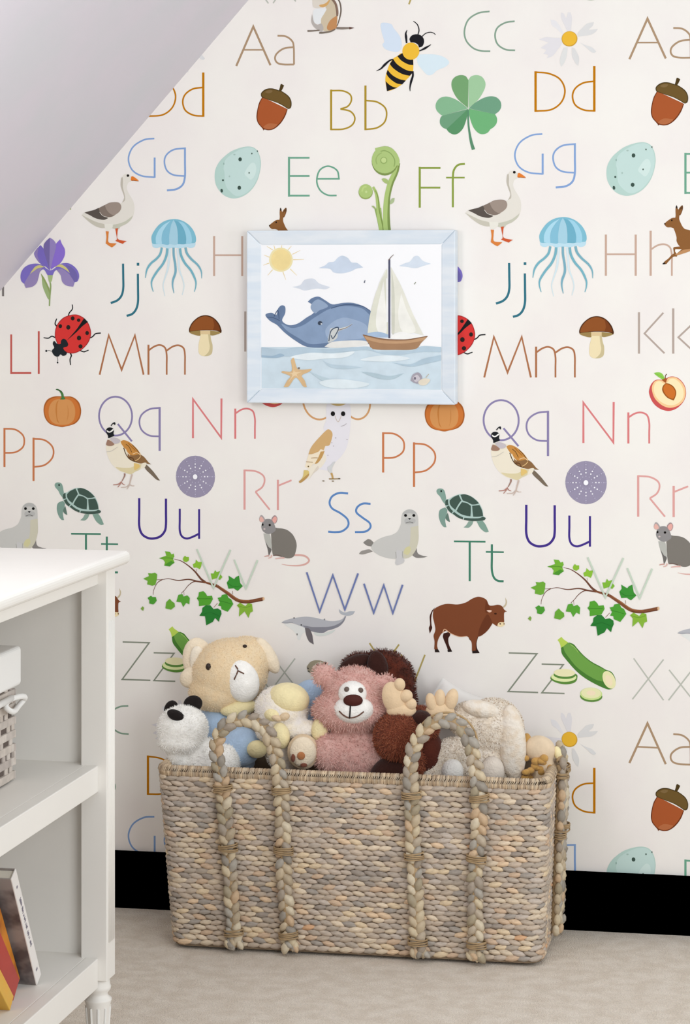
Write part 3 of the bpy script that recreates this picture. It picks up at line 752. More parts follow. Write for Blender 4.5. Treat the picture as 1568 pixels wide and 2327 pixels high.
E 144,144,144 -418,6021 11,20 0
@zucchini
P 188,213,92 4308,5734! 4386,5798! 4431,5749 4520,5690! 4464,5627 4375,5579! 4352,5668
P 76,128,54 4375,5579! 4475,5638 4542,5690! 4632,5654 4710,5566 4833,5436 4988,5318 5155,5233 5266,5170! 5377,5129 5444,5030 5461,4920 5422,4818 5355,4783 5266,4791 5044,4885 4821,5012 4654,5152 4487,5337 4397,5457
P 113,164,76 4419,5603! 4520,5690! 4621,5631 4710,5533 4833,5414 4988,5295 5155,5211 5255,5164! 5200,5057 5200,4934! 5077,4964 4877,5069 4676,5219 4531,5394 4453,5503
S 162,202,107 11 4565,5652 4654,5587 4721,5500
E 238,234,183 5331,4971 184,117 65
E 246,230,194 5328,4960 111,61 65
P 95,142,63 4168,4981 4252,5050 4654,5074 4699,4975 4643,4895 4487,4856 4319,4874 4196,4926
E 230,239,178 4431,5000 251,95 0
E 95,142,68 4447,5040 218,78 0
E 240,234,189 4447,5084 212,78 0
E 97,142,66 4977,4632 221,111 0
E 207,227,149 4977,4682 218,125 0
E 237,235,186 4975,4699 195,106 0
E 247,229,197 4977,4699 89,50 0
@letters_a
L 173,145,116 43 -2259,17274 -1903,18071 -1544,17276
L 173,145,116 32 -2100,17601 -1702,17594
S 173,145,116 36 -1397,17876 -1229,17859 -1106,17775 -1061,17654 -1054,17284!
S 173,145,116 36 -1061,17637 -1264,17613 -1411,17513 -1449,17411 -1397,17321 -1264,17288 -1054,17284
@letters_b
L 173,143,44 43 -286,16763 -286,15940
S 173,143,44 32 -286,16742 -43,16732 106,16655 130,16532 54,16417 -95,16368
S 173,143,44 32 -95,16368 113,16314 203,16183 148,16041 -26,15961 -286,15954
L 173,143,44 43 421,16834 421,15932
S 173,143,44 32 421,16531 649,16501 815,16390 856,16243 805,16080 649,15974 421,15946
@letters_c
S 135,162,142 33 2946,18279 2722,18251 2520,18124 2439,17907 2472,17709 2612,17553 2777,17492 2960,17481
S 135,162,142 33 3450,18072 3271,18050 3107,17952 3056,17796 3107,17621 3264,17512 3458,17491
@letters_d
L 191,120,0 48 3869,17066 3869,16257
S 191,120,0 33 3869,17048 4127,17018 4352,16903 4454,16684 4388,16449 4182,16297 3869,16272
L 191,120,0 48 5039,17152 5039,16245
S 191,120,0 33 5039,16848 4822,16819 4660,16710 4606,16555 4663,16381 4833,16281 5039,16260
@letters_e
L 110,166,140 43 -1159,15410 -1159,14598
L 110,166,140 36 -1159,15389 -732,15385
L 110,166,140 36 -1159,15019 -732,15016
L 110,166,140 36 -1159,14619 -729,14616
L 110,166,140 32 -575,14956 -113,14953
S 110,166,140 32 -120,14939 -165,15124 -349,15211 -523,15127 -582,14912 -516,14730 -363,14627 -172,14615
@letters_f
L 140,159,70 44 1531,15179 1531,14359
L 140,159,70 37 1531,15157 1953,15153
L 140,159,70 37 1531,14762 1949,14759
S 140,159,70 40 2447,15233 2307,15209 2222,15100 2204,14929 2204,14691 2204,14363
L 140,159,70 33 2067,14959 2443,14956
@letters_g
S 134,165,213 33 4004,15813 3782,15787 3552,15644 3454,15409 3527,15179 3727,15050 4011,15015
L 134,165,213 40 4011,15421 4011,15005
S 134,165,213 40 4653,15621 4653,15325 4653,15035 4606,14862 4472,14769 4272,14745
S 134,165,213 33 4671,15607 4417,15580 4262,15473 4218,15329 4272,15154 4417,15059 4653,15035
@letters_h
L 201,171,154 43 5268,13803 5268,12985
L 201,171,154 43 5857,13800 5857,12984
L 201,171,154 34 5268,13412 5857,13411
L 201,171,154 43 6151,13875 6151,12984
S 201,171,154 34 6151,13501 6281,13583 6417,13607 6528,13546 6567,13394 6567,13196 6567,12984
@letters_i
L 129,123,120 47 -7832,13350 -7832,12570
L 129,123,120 47 -7238,13129 -7238,12570
L 129,123,120 56 -7238,13330 -7238,13275
@letters_j
S 52,115,132 46 -4653,13242 -4649,12967 -4649,12732 -4688,12581 -4778,12484 -4917,12430
S 52,115,132 46 -4337,13034 -4334,12732 -4334,12464 -4375,12304 -4459,12206 -4577,12166
L 52,115,132 53 -4334,13258 -4334,13201
@letters_k
L 181,165,155 43 5921,12263 5921,11444
L 181,165,155 34 6401,12255 6030,11843 6423,11453
L 181,165,155 43 6594,12340 6594,11448
L 181,165,155 34 6973,12038 6694,11770 7034,11456
@letters_l
L 197,97,89 42 -7061,11774 -7061,10972 -6626,10975
L 197,97,89 42 -6464,11844 -6464,10956
@letters_m
L 174,115,79 39 -5154,10951 -4959,11765 -4684,11055 -4400,11767 -4216,10958
L 174,115,79 42 -4112,11574 -4112,10958
S 174,115,79 35 -4112,11454 -3988,11538 -3867,11569 -3760,11512 -3725,11362 -3725,11162 -3725,10961
S 174,115,79 35 -3725,11456 -3594,11540 -3470,11564 -3367,11504 -3339,11364 -3339,11164 -3339,10964
@letters_n
L 220,128,129 42 4822,9662 4822,10464 5416,9679 5422,10482
L 220,128,129 42 5712,10279 5712,9663
S 220,128,129 35 5712,10178 5841,10258 5969,10279 6082,10223 6123,10072 6123,9883 6123,9668
@letters_o
O 213,161,111 37 -527,10514 346,440
O 213,161,111 37 263,10396 253,309
@letters_p
L 203,125,82 44 784,9017 784,9830
S 203,125,82 35 784,9813 1014,9799 1175,9693 1215,9561 1175,9425 1014,9326 784,9309
L 203,125,82 44 1415,8735 1415,9634
S 203,125,82 35 1415,9611 1644,9589 1804,9475 1849,9337 1801,9193 1644,9066 1415,9026
@letters_q
O 141,131,173 38 3178,10098 353,401
L 141,131,173 39 3226,9939 3527,9583
L 141,131,173 45 4117,10295 4117,9393
S 141,131,173 35 4127,10280 3904,10249 3738,10136 3687,9982 3738,9817 3897,9708 4117,9692
@letters_r
L 224,165,160 44 -2086,8217 -2086,9036
S 224,165,160 35 -2086,9022 -1857,9005 -1702,8924 -1667,8811 -1720,8681 -1857,8585
L 224,165,160 35 -1857,8585 -1559,8226
L 224,165,160 44 -1389,8838 -1389,8221
L 224,165,160 35 -1389,8715 -1106,8833
@letters_s
S 96,138,195 41 64,8584 -124,8589 -269,8513 -318,8384 -260,8271 -95,8181 49,8061 64,7928 -52,7820 -196,7795 -347,7801
S 96,138,195 41 525,8381 367,8382 252,8306 237,8201 367,8095 502,7998 520,7899 416,7818 205,7803
@letters_t
L 67,129,105 35 2225,7656 2863,7662
L 67,129,105 42 2545,7656 2545,6863
S 67,129,105 42 2992,7613 2992,7358 2992,7103 3033,6950 3114,6885 3229,6878
L 67,129,105 32 2870,7458 3232,7459
@letters_u
S 68,50,138 48 3683,8416 3683,8136 3683,7850 3738,7685 3856,7605 3983,7592 4127,7636 4225,7749 4251,7892 4251,8146 4251,8416
S 68,50,138 42 4543,8215 4543,7993 4543,7771 4587,7651 4683,7606 4793,7633 4952,7709
L 68,50,138 42 4952,8213 4952,7605
@letters_v+
L 201,216,198 33 4909,7394 5258,6608 5618,7396
L 201,216,198 33 5693,7196 5936,6611 6183,7197
@letters_w+
L 113,126,177 36 -788,6971 -519,6178 -247,6924 0,6232 273,6971
L 113,126,177 36 393,6767 594,6182 800,6747 985,6186 1185,6762
@letters_x
L 190,192,182 28 5817,5409 6405,4599
L 190,192,182 28 6405,5406 5792,4599
L 190,192,182 28 6513,5203 6976,4627
L 190,192,182 28 6959,5211 6501,4602
@letters_y
L 184,165,102 33 504,5566 803,5127
L 184,165,102 33 1110,5556 803,5127 797,4743
L 184,165,102 33 1149,5357 1388,4864
L 184,165,102 33 1637,5362 1310,4518
@letters_z
L 138,144,129 30 3330,5448 3895,5446 3320,4676 3920,4675
L 138,144,129 28 3990,5244 4422,5244 3995,4672 4447,4671
"""
ART = """
@art
G 207,223,233 -1703,11547 2028,11565 2028,10677 -1703,10646
P 240,227,178 -1506,13305 -1431,13497 -1250,13556 -1084,13481 -1015,13304 -1084,13142 -1250,13069 -1431,13128
E 242,220,156 -1259,13314 205,211 0
S 236,213,150 15:6 -1250,13556 -1235,13644
S 236,213,150 15:6 -1114,13511 -1045,13590
S 236,213,150 15:6 -1024,13422 -864,13501
S 236,213,150 15:6 -1009,13313 -783,13319
S 236,213,150 15:6 -1069,13128 -933,12995
S 236,213,150 15:6 -1220,13069 -1159,12906
S 236,213,150 15:6 -1431,13113 -1537,12995
S 236,213,150 15:6 -1506,13246 -1627,13202
S 236,213,150 15:6 -1497,13364 -1612,13409
S 236,213,150 15:6 -1431,13512 -1552,13586
S 236,213,150 15:6 -1386,13532 -1407,13609
P 204,216,232 -483,13142! -348,13200 -273,13259 -168,13273 -78,13361 11,13391 116,13346 191,13258 310,13243 429,13155! 280,13126 191,13082 11,13038 -168,13053 -258,13127
P 217,223,233 -1024,12759! -858,12803 -768,12906 -588,12930 -468,12833 -243,12759! -348,12715 -528,12730 -768,12691 -888,12730
P 213,223,235 1157,13183! 1290,13242 1379,13271 1468,13373 1556,13378 1645,13285 1807,13226! 1674,13191 1497,13139 1320,13163
P 106,127,159 -1582,12198 -1461,12242 -1355,12198 -1325,12316 -1250,12390 -1174,12361 -1174,12228 -1235,12081 -1099,11992 -918,12022 -738,12141 -573,12259 -633,12421! -708,12465! -618,12538 -483,12568 -348,12495 -198,12412 11,12442 220,12442 429,12378 593,12276! 638,11910 548,11617! 131,11556 -348,11539 -708,11552 -948,11669 -1189,11845 -1340,11992 -1491,12080
P 138,159,189 -1250,12021 -1039,11934 -798,11993 -528,12171 -228,12333 101,12378 399,12334 563,12203! 563,11822 489,11646! -48,11673 -288,11642 -648,11611 -888,11728 -1129,11874
P 157,176,203 -348,11877 -198,12054 11,12143 220,12114 489,11997 519,11763 131,11703 -228,11672
P 148,167,194 -648,12347 -588,12465 -468,12509 -288,12377 -468,12289 -558,12230
P 233,232,228 -363,11560! -198,11657 191,11688 489,11675 533,11602! 131,11550 -198,11537
P 205,208,207 -258,11848! -228,11936 -48,11937 131,11982 220,12041! 101,11937 -78,11863 -108,11731 -288,11642
S 76,90,110 21 -273,11672 -228,11878 -108,11951 -78,11907 -183,11731 -228,11789
S 138,122,112 15:9 -78,11893 71,11937 206,12011
E 62,71,87 -453,12033 48,42 0
E 214,220,228 -426,12018 18,15 0
S 70,88,121 15 -228,12333 71,12407 399,12378 563,12291
S 74,92,125 18:12 -1401,12169 -1325,12287 -1295,12110
S 70,88,121 12 -1552,12153 -1416,12139 -1280,12080
G 233,233,223 905,13140 935,11794 519,11792 548,12085 638,12437 756,12847
P 223,223,208 920,13125! 935,11809! 727,11852 519,11836! 563,12173 697,12672
P 241,240,234 846,12876! 890,12350 905,11852 727,11881 697,12203
P 230,229,217 994,13169! 1201,12789 1438,12234 1660,11797! 1379,11854 1009,11838!
P 210,210,196 1009,13140! 1068,12642 1068,11853 1009,11838!
P 242,241,234 1201,12643! 1320,12292 1497,11884 1231,11868 1142,12204
P 169,191,217 519,11836! 727,11866 935,11809 935,11750 519,11763!
P 244,243,240 1009,11794! 1201,11868 1438,11811 1689,11782 1556,11723 1024,11721
P 169,131,99 414,11807! 578,11763 846,11720 1290,11708 1586,11753 1748,11783! 1615,11651 1482,11519 1083,11502 638,11515 548,11617
P 195,156,120 459,11777! 846,11691 1290,11684 1704,11768! 1645,11695 1290,11635 846,11633 519,11704
S 122,86,62 15 429,11801 846,11720 1290,11708 1733,11777
G 84,86,110 944,13315 982,13315 982,11736 944,11735
G 243,243,243 899,12935 938,12935 938,12057 899,12057
S 127,106,98 18:9 949,13301 1009,13374 1053,13412
S 90,96,112 24:12 453,12847 468,12900
S 138,143,122 18:9 1468,12818 1503,12862
P 185,205,219 -1703,11547! -1250,11505 -888,11551 -588,11523 -198,11510 250,11551 548,11564 697,11471 994,11472 1438,11489 1615,11578 2028,11565! 2028,11463! 1586,11461 1142,11400 786,11427 489,11499 -48,11452 -588,11420 -1069,11359 -1401,11372 -1703,11355!
P 159,184,204 -1703,11385! -1431,11371 -1280,11417 -1189,11373 -1370,11328 -1703,11340!
P 230,239,243 -1069,11344 -648,11435 -168,11422 250,11469 71,11350 -348,11319 -708,11287
P 189,208,220 -408,11289! -228,11202 131,11175 429,11147! 71,11115 -228,11143
P 179,200,214 994,11253! 1379,11212 1674,11330 2028,11405! 2028,11303! 1704,11228 1379,11168
P 226,236,241 370,11293 727,11383 1142,11385 1379,11328 964,11268
P 181,201,211 384,11059! 667,11031 964,10975 1261,11035! 1024,10917 727,10929
P 192,211,220 -708,11081! -408,10951 -48,10880 399,10854! -48,10806 -408,10877
P 224,235,240 -468,10847 -48,10909 548,10826 310,10736 -228,10731
P 219,185,140 -1054,11285! -994,11330 -933,11138 -858,11095 -618,11111! -678,11052 -828,10977 -768,10874 -723,10742! -798,10756 -948,10932 -1099,10754 -1204,10739! -1129,10872 -1069,10961 -1250,11033! -1220,11063 -1039,11064
P 232,205,164 -1009,11212! -972,11050 -828,11051 -933,10991 -828,10845 -963,10976 -1099,10843 -1024,10990 -1159,11034 -1009,11035
E 125,106,90 -888,11124 24,18 0
P 169,163,174 1394,10890! 1438,11007 1556,11052 1630,10950 1556,10833 1468,10847
P 207,201,208 1438,10949! 1527,11008 1586,10921 1497,10862
P 230,220,201 1556,10877 1674,10936 1792,10908 1704,10805 1586,10804
S 201,183,156 12 1704,10951 1763,11024
E 125,118,132 1482,10935 24,30 0
"""

# ------------------------------------------------------------------ room
X_KNEE = -0.76
# slope of the attic ceiling in the plane of the back wall
SA = Vector((-0.7209, 1.2781)); SB = Vector((-0.2001, 1.8616))
sl = (SB.y - SA.y) / (SB.x - SA.x)
def ceil_z(x): return SA.y + (x - SA.x) * sl
Z_TOP = 2.5
X_TOP = SA.x + (Z_TOP - SA.y) / sl
X_RIGHT = 2.6
Y_NEAR = -5.6
BASE_H = 0.1155

m_paper = material('wallpaper', '#f3efe9', 0.75, 0.15, hex2='#f0eae6', vary_scale=6.0, bump=0.05, bump_scale=500)
m_print = material('wallpaper_print', attr=True, rough=0.75, spec=0.1)
m_ceil = material('ceiling_paint', '#d6d4da', 0.85, 0.1, hex2='#dad4dc', vary_scale=5.0)
m_plain = material('plain_wall_paint', '#e4ded8', 0.85, 0.1)
m_black = material('black_baseboard_paint', '#000000', 0.9, 0.0)
m_carpet = material('beige_carpet', '#f3e8db', 0.95, 0.05, hex2='#e8dbcc', vary_scale=28.0, bump=0.9, bump_scale=380, bump_dist=0.005, detail=8, fine=0.09, fine_scale=260.0)

wv = [(X_KNEE, 0), (X_RIGHT, 0), (X_RIGHT, Z_TOP), (X_TOP, Z_TOP), (X_KNEE, ceil_z(X_KNEE))]
T = 0.08
V = [(x, 0.0, z) for x, z in wv] + [(x, T, z) for x, z in wv]
F = [(0, 1, 2, 3, 4), (9, 8, 7, 6, 5)] + [(i, i + 5, (i + 1) % 5 + 5, (i + 1) % 5) for i in range(5)]
wall_back = tag(obj('wall_back', mesh_of('wall_back', V, F, m_paper)), 'cream wallpaper wall printed with alphabet letters and animals', kind='structure')
b = MB().box(X_KNEE - 0.2, X_RIGHT, Y_NEAR, 0.08, -0.05, 0.0)
tag(b.build('floor', m_carpet), 'beige carpet floor', kind='structure')
# sloping ceiling slab
nrm = Vector((-sl, 1.0)).normalized() * 0.08
q0 = Vector((X_KNEE - 0.05, ceil_z(X_KNEE - 0.05))); q1 = Vector((X_TOP, Z_TOP))
qs = [q0, q1, q1 + nrm, q0 + nrm]
V = [(q.x, Y_NEAR, q.y) for q in qs] + [(q.x, 0.08, q.y) for q in qs]
F = [(0, 1, 2, 3), (7, 6, 5, 4), (0, 4, 5, 1), (1, 5, 6, 2), (2, 6, 7, 3), (3, 7, 4, 0)]
tag(obj('ceiling', mesh_of('ceiling', V, F, m_ceil)), 'pale grey sloping attic ceiling', kind='structure')
b = MB().box(X_KNEE - 0.06, X_KNEE, Y_NEAR, 0.0, 0.0, ceil_z(X_KNEE) + 0.02)
tag(b.build('wall_left', m_plain), 'plain low side wall under the slope', kind='structure')
b = MB().box(X_KNEE, X_RIGHT, -0.012, 0.0, 0.0, BASE_H)
tag(b.build('baseboard_back', m_black), 'black baseboard along the wallpapered wall', kind='structure')

# wallpaper print: one flat piece per letter pair or picture, repeated on the paper's lattice
PX, PZ = 0.79916, 1.39381
def clip_mesh(me):
    bm = bmesh.new(); bm.from_mesh(me)
    n = Vector((-sl, 0, 1.0)).normalized()
    for co, no in (((SA.x, 0, SA.y), n), ((0, 0, BASE_H), Vector((0, 0, -1))), ((X_KNEE, 0, 0), Vector((-1, 0, 0)))):
        bmesh.ops.bisect_plane(bm, geom=bm.verts[:] + bm.edges[:] + bm.faces[:], plane_co=co, plane_no=no, clear_outer=True)
    if len(bm.faces) == 0:
        bm.free(); return False
    bm.to_mesh(me); bm.free(); return True

KIND = {'chipmunk': 'striped ground squirrel', 'bee': 'striped bee', 'daisy': 'pale daisy', 'acorn': 'brown acorn', 'clover': 'green clover',
        'egg': 'speckled blue egg', 'fern': 'curled green fern', 'goose': 'white goose', 'jellyfish': 'blue jellyfish', 'hare': 'brown hare',
        'iris': 'purple iris', 'ladybug': 'red ladybug', 'mushroom': 'brown mushroom', 'pumpkin': 'orange pumpkin', 'nectarine': 'halved nectarine',
        'quail': 'standing quail', 'owl': 'white owl', 'urchin': 'mauve sea urchin', 'turtle': 'green turtle', 'rat': 'grey rat', 'seal': 'grey seal',
        'vine': 'green vine', 'bison': 'brown ox', 'whale': 'grey whale', 'zucchini': 'sliced zucchini'}
for nm, lines in read_prints(PRINTS):
    over = nm.endswith('+'); nm = nm.rstrip('+')
    letter = nm.startswith('letters_')
    oname = 'printed_letters' if letter else 'printed_' + nm
    lab = ('letters %s%s printed on the wallpaper' % (nm[-1].upper(), nm[-1])) if letter else KIND[nm] + ' printed on the wallpaper'
    base = 0.0018 if over else (0.0001 if letter else 0.0003)
    me, lo, hi = print_mesh(oname, lines, m_print, base, 0.00004)
    for i in range(-2, 3):
        for j in range(-2, 3):
            dx, dz = i * PX, -j * PZ
            x0, x1, z0, z1 = lo[0] + dx, hi[0] + dx, lo[1] + dz, hi[1] + dz
            if x1 < X_KNEE or x0 > 1.05 or z1 < BASE_H or z0 > 2.0: continue
            if z0 > ceil_z(x1): continue
            if x0 < X_KNEE or z0 < BASE_H or z1 > ceil_z(x0):
                mm = me.copy(); mm.transform(Matrix.Translation((dx, 0, dz)))
                if not clip_mesh(mm): continue
                o = obj(oname, mm, wall_back)
            else:
                o = obj(oname, me, wall_back, (dx, 0, dz))
            o['label'] = lab

# ------------------------------------------------------------------ framed picture
m_frame = material('pale_blue_frame_paint', '#e4eaf0', 0.55, 0.25, hex2='#d8e2ec', vary_scale=10.0, stretch=(1, 1, 5))
m_art = material('nursery_print', attr=True, rough=0.7, spec=0.1, vary=0.06, vary_scale=40.0)
m_artpaper = material('picture_paper', '#f8f8fa', 0.7, 0.1)
px0, px1, pz0, pz1 = -0.1958, 0.2307, 1.0415, 1.3903
pic = tag(empty('framed_picture', ((px0 + px1) / 2, 0.0, pz0)), 'pale blue framed nursery picture of a whale and sailing boat hung on the wall', 'picture')
ox, oz = (px0 + px1) / 2, pz0
inn = 0.0295
def frame_piece(a, bq, ci, di, n):
    # a,b outer corners, ci,di inner corners (x,z); bevelled inward
    yo, yi, yb = -0.037, -0.0312, -0.002
    vv = [(a[0], yo, a[1]), (bq[0], yo, bq[1]), (ci[0], yi, ci[1]), (di[0], yi, di[1]),
          (a[0], yb, a[1]), (bq[0], yb, bq[1]), (ci[0], yb, ci[1]), (di[0], yb, di[1])]
    ff = [(0, 1, 2, 3), (4, 7, 6, 5), (0, 4, 5, 1), (1, 5, 6, 2), (2, 6, 7, 3), (3, 7, 4, 0)]
    vv = [(x - ox, y, z - oz) for x, y, z in vv]
    o = MB().add(vv, ff).build('frame_rail', m_frame, pic, bevel=0.0025)
    return o
O = [(px0, pz0), (px1, pz0), (px1, pz1), (px0, pz1)]
I = [(px0 + inn, pz0 + inn), (px1 - inn, pz0 + inn), (px1 - inn, pz1 - inn), (px0 + inn, pz1 - inn)]
for k in range(4):
    frame_piece(O[k], O[(k + 1) % 4], I[(k + 1) % 4], I[k], k)
sheet = MB().box(px0 + inn - 0.004 - ox, px1 - inn + 0.004 - ox, -0.0303, -0.004, pz0 + inn - 0.004 - oz, pz1 - inn + 0.004 - oz).build('picture_sheet', m_artpaper, pic)
_, alines = read_prints(ART)[0]
ame, lo, hi = print_mesh('printed_picture', alines, m_art, 0.0001, 0.000018, y0=-0.0303)
bm = bmesh.new(); bm.from_mesh(ame)
for co, no in (((px0 + inn, 0, 0), (-1, 0, 0)), ((px1 - inn, 0, 0), (1, 0, 0)), ((0, 0, pz0 + inn), (0, 0, -1)), ((0, 0, pz1 - inn), (0, 0, 1))):
    bmesh.ops.bisect_plane(bm, geom=bm.verts[:] + bm.edges[:] + bm.faces[:], plane_co=co, plane_no=no, clear_outer=True)
bm.to_mesh(ame); bm.free()
ame.transform(Matrix.Translation((-ox, 0, -oz)))
o = obj('printed_picture', ame, sheet); o['label'] = 'blue whale, sailing boat, sun, clouds and starfish scene'

# ------------------------------------------------------------------ woven toy basket
m_weave = material('water_hyacinth_weave', attr=True, rough=0.7, spec=0.2, vary=0.16, vary_scale=90.0, bump=0.5, bump_scale=160, bump_dist=0.002, stretch=(1, 1, 4))
m_braid = material('water_hyacinth_braid', attr=True, rough=0.55, spec=0.3, vary=0.14, vary_scale=70.0, bump=0.5, bump_scale=150, bump_dist=0.002)
m_shell = material('basket_lining', '#8a7864', 0.9, 0.1, vary=0.2, vary_scale=60)
m_bind = material('raffia_binding', '#a98f6c', 0.6, 0.3, vary=0.2, vary_scale=80)

BX, BY = 0.06, -0.157
basket = tag(empty('toy_basket', (BX, BY, 0)), 'large rectangular woven basket with braided handles full of plush toys', 'basket')
HB = 0.345
def lerp(a, b, t): return a + (b - a) * t
def basket_loop(z, off=0.0, n_corner=6):
    """points (x,y,nx,ny,s) round the basket at height z, local to the basket"""
    t = z / HB
    xl = lerp(-0.287, -0.314, t) - BX - off; xr = lerp(0.428, 0.441, t) - BX + off
    yf = lerp(-0.286, -0.293, t) - BY - off; yb = lerp(-0.035, -0.022, t) - BY + off
    r = 0.032 + off
    out = []
    for cx, cy, a0 in ((xl + r, yf + r, math.pi), (xr - r, yf + r, 1.5 * math.pi), (xr - r, yb - r, 0.0), (xl + r, yb - r, 0.5 * math.pi)):
        for k in range(n_corner + 1):
            a = a0 + 0.5 * math.pi * k / n_corner
            out.append((cx + r * math.cos(a), cy + r * math.sin(a), math.cos(a), math.sin(a)))
    return out
def walk(loop):
    P = [Vector((p[0], p[1])) for p in loop]; L = [0.0]
    for i in range(len(P)): L.append(L[-1] + (P[(i + 1) % len(P)] - P[i]).length)
    def at(s):
        s = s % L[-1]
        lo_ = 0
        for i in range(len(P)):
            if L[i] <= s <= L[i + 1]:
                lo_ = i; break
        t = (s - L[lo_]) / max(1e-9, L[lo_ + 1] - L[lo_]); a = loop[lo_]; c = loop[(lo_ + 1) % len(P)]
        n = Vector((a[2] + (c[2] - a[2]) * t, a[3] + (c[3] - a[3]) * t)).normalized()
        return Vector((a[0] + (c[0] - a[0]) * t, a[1] + (c[1] - a[1]) * t)), n
    return at, L[-1]
# shell: inner wall, outer backing, bottom (raised inside under the toys)
V = []; F = []
levels = [(0.006, -0.002), (HB * 0.5, -0.002), (HB - 0.004, -0.002), (HB - 0.004, -0.014), (HB * 0.6, -0.014), (0.20, -0.014)]
nl = len(basket_loop(0.1))
for z, off in levels:
    V += [(p[0], p[1], z) for p in basket_loop(z, off)]
for a in range(len(levels) - 1):
    for k in range(nl):
        k2 = (k + 1) % nl
        F.append((a * nl + k, a * nl + k2, (a + 1) * nl + k2, (a + 1) * nl + k))
F.append(tuple(range(nl))[::-1]); F.append(tuple((len(levels) - 1) * nl + k for k in range(nl)))
obj('basket_body', mesh_of('basket_body', V, F, m_shell, smooth=False), basket)

def lens(lx, ly, lz, sides=6):
    """plump spindle strand: x long, y thick, z high"""
    V = [(-lx, 0, 0)]; F = []
    secs = ((-0.62, 0.66), (0.0, 1.0), (0.62, 0.66))
    for u, r in secs:
        for k in range(sides):
            a = 2 * math.pi * k / sides + math.pi / sides
            V.append((u * lx, math.sin(a) * ly * r, math.cos(a) * lz * r))
    V.append((lx, 0, 0)); e = len(V) - 1
    for k in range(sides):
        k2 = (k + 1) % sides
        F.append((0, 1 + k2, 1 + k))
        for q in range(2):
            F.append((1 + q * sides + k, 1 + q * sides + k2, 1 + (q + 1) * sides + k2, 1 + (q + 1) * sides + k))
        F.append((e, 1 + 2 * sides + k, 1 + 2 * sides + k2))
    return V, F
WCOL = ['#a79684', '#b3a28b', '#948779', '#a29384', '#baa586', '#857a70', '#ad9379', '#bda283', '#9a8d80', '#a5988c', '#b98f69', '#9f8f7e', '#8b8279', '#bdab93']
WW = [3, 3, 3, 3, 1.6, 2, 2, 0.8, 3, 3, 0.35, 3, 2, 1.2]
lv, lf = lens(0.0165, 0.0052, 0.0063)
strand_meshes = [mesh_of('weave_strand', lv, lf, m_weave, [lit(c, 1.55, 0.12)] * len(lf), True) for c in WCOL]
rows = 33; rp = (HB - 0.020) / rows
strands = []
for r in range(rows):
    z = 0.010 + (r + 0.5) * rp
    loop = basket_loop(z); at, Lt = walk(loop)
    n = int(Lt / 0.0225); st = Lt / n
    band = random.choices(range(len(WCOL)), WW, k=6)
    for k in range(n):
        s = (k + 0.5 * (r % 2)) * st + random.uniform(-0.0012, 0.0012)
        p, nn = at(s)
        if nn.y > 0.75: continue           # against the wall, never seen
        ang = math.atan2(nn.y, nn.x) + math.pi / 2
        ci = random.choice(band) if random.random() < 0.45 else random.choices(range(len(WCOL)), WW)[0]
        tilt = (0.16 if r % 2 else -0.10) + random.uniform(-0.05, 0.05)
        M = Matrix.Translation((p.x, p.y, z)) @ Matrix.Rotation(ang, 4, 'Z') @ Matrix.Rotation(tilt, 4, 'Y')
        near = p.y - 0.15 * p.x
        strands.append((near, M, ci, random.uniform(0.9, 1.1)))
strands.sort(key=lambda q: q[0])
for near, M, ci, sc in strands[:300]:
    o = obj('weave_strand', strand_meshes[ci], basket)
    o.matrix_local = M @ Matrix.Scale(sc, 4)
mb = MB()
for near, M, ci, sc in strands[300:]:
    MM = M @ Matrix.Scale(sc, 4)
    mb.add([MM @ Vector(v) for v in lv], lf, lit(WCOL[ci], 1.55, 0.12))
tag(mb.build('weave', m_weave, basket, smooth=True), kind='stuff')

# whipped rim
mb = MB()
loop = basket_loop(HB - 0.004); at, Lt = walk(loop)
RC = [lit(c, 1.2, 0.1) for c in ('#c0a888', '#b39a7c', '#cbb393', '#a58f76', '#b8a58c')]
nw = int(Lt / 0.0038)
for k in range(nw):
    p, nn = at(k * Lt / nw)
    t = Vector((-nn.y, nn.x))
    ring = []
    sk = random.uniform(-0.0015, 0.0025)
    for a in range(9):
        an = 2 * math.pi * a / 9
        q = Vector((p.x, p.y, HB - 0.002)) + Vector((nn.x, nn.y, 0)) * (0.0085 * math.cos(an) - 0.005) + Vector((0, 0, 1)) * (0.0095 * math.sin(an)) + Vector((t.x, t.y, 0)) * (sk * math.sin(an))
        ring.append(q)
    V_, F_ = tube(ring, 0.0029, 5, True)
    mb.add(V_, F_, random.choice(RC))
tag(mb.build('rim', m_bind if False else m_braid, basket, smooth=True), 'tan whipped rim', kind='stuff')

# braided handles
BCOL = ['#b8a587', '#a9977c', '#998b7b', '#c2b090', '#ad9d87', '#8e8579', '#bd9f7c', '#9c8e74', '#c6b79c', '#9f978b']
bv, bf = lens(0.0150, 0.0085, 0.0092)
braid_meshes = [mesh_of('braid_strand', bv, bf, m_braid, [lit(c, 1.2, 0.12)] * len(bf), True) for c in BCOL]
def path_sampler(pts, n=12):
    P = [Vector(p) for p in catmull([tuple(p) for p in pts], n)]
    L = [0.0]
    for i in range(1, len(P)): L.append(L[-1] + (P[i] - P[i - 1]).length)
    def at(s):
        s = max(0.0, min(L[-1], s))
        for i in range(len(P) - 1):
            if s <= L[i + 1] + 1e-9:
                t = (s - L[i]) / max(1e-9, L[i + 1] - L[i])
                return P[i].lerp(P[i + 1], t), (P[i + 1] - P[i]).normalized()
        return P[-1], (P[-1] - P[-2]).normalized()
    return at, L[-1], P
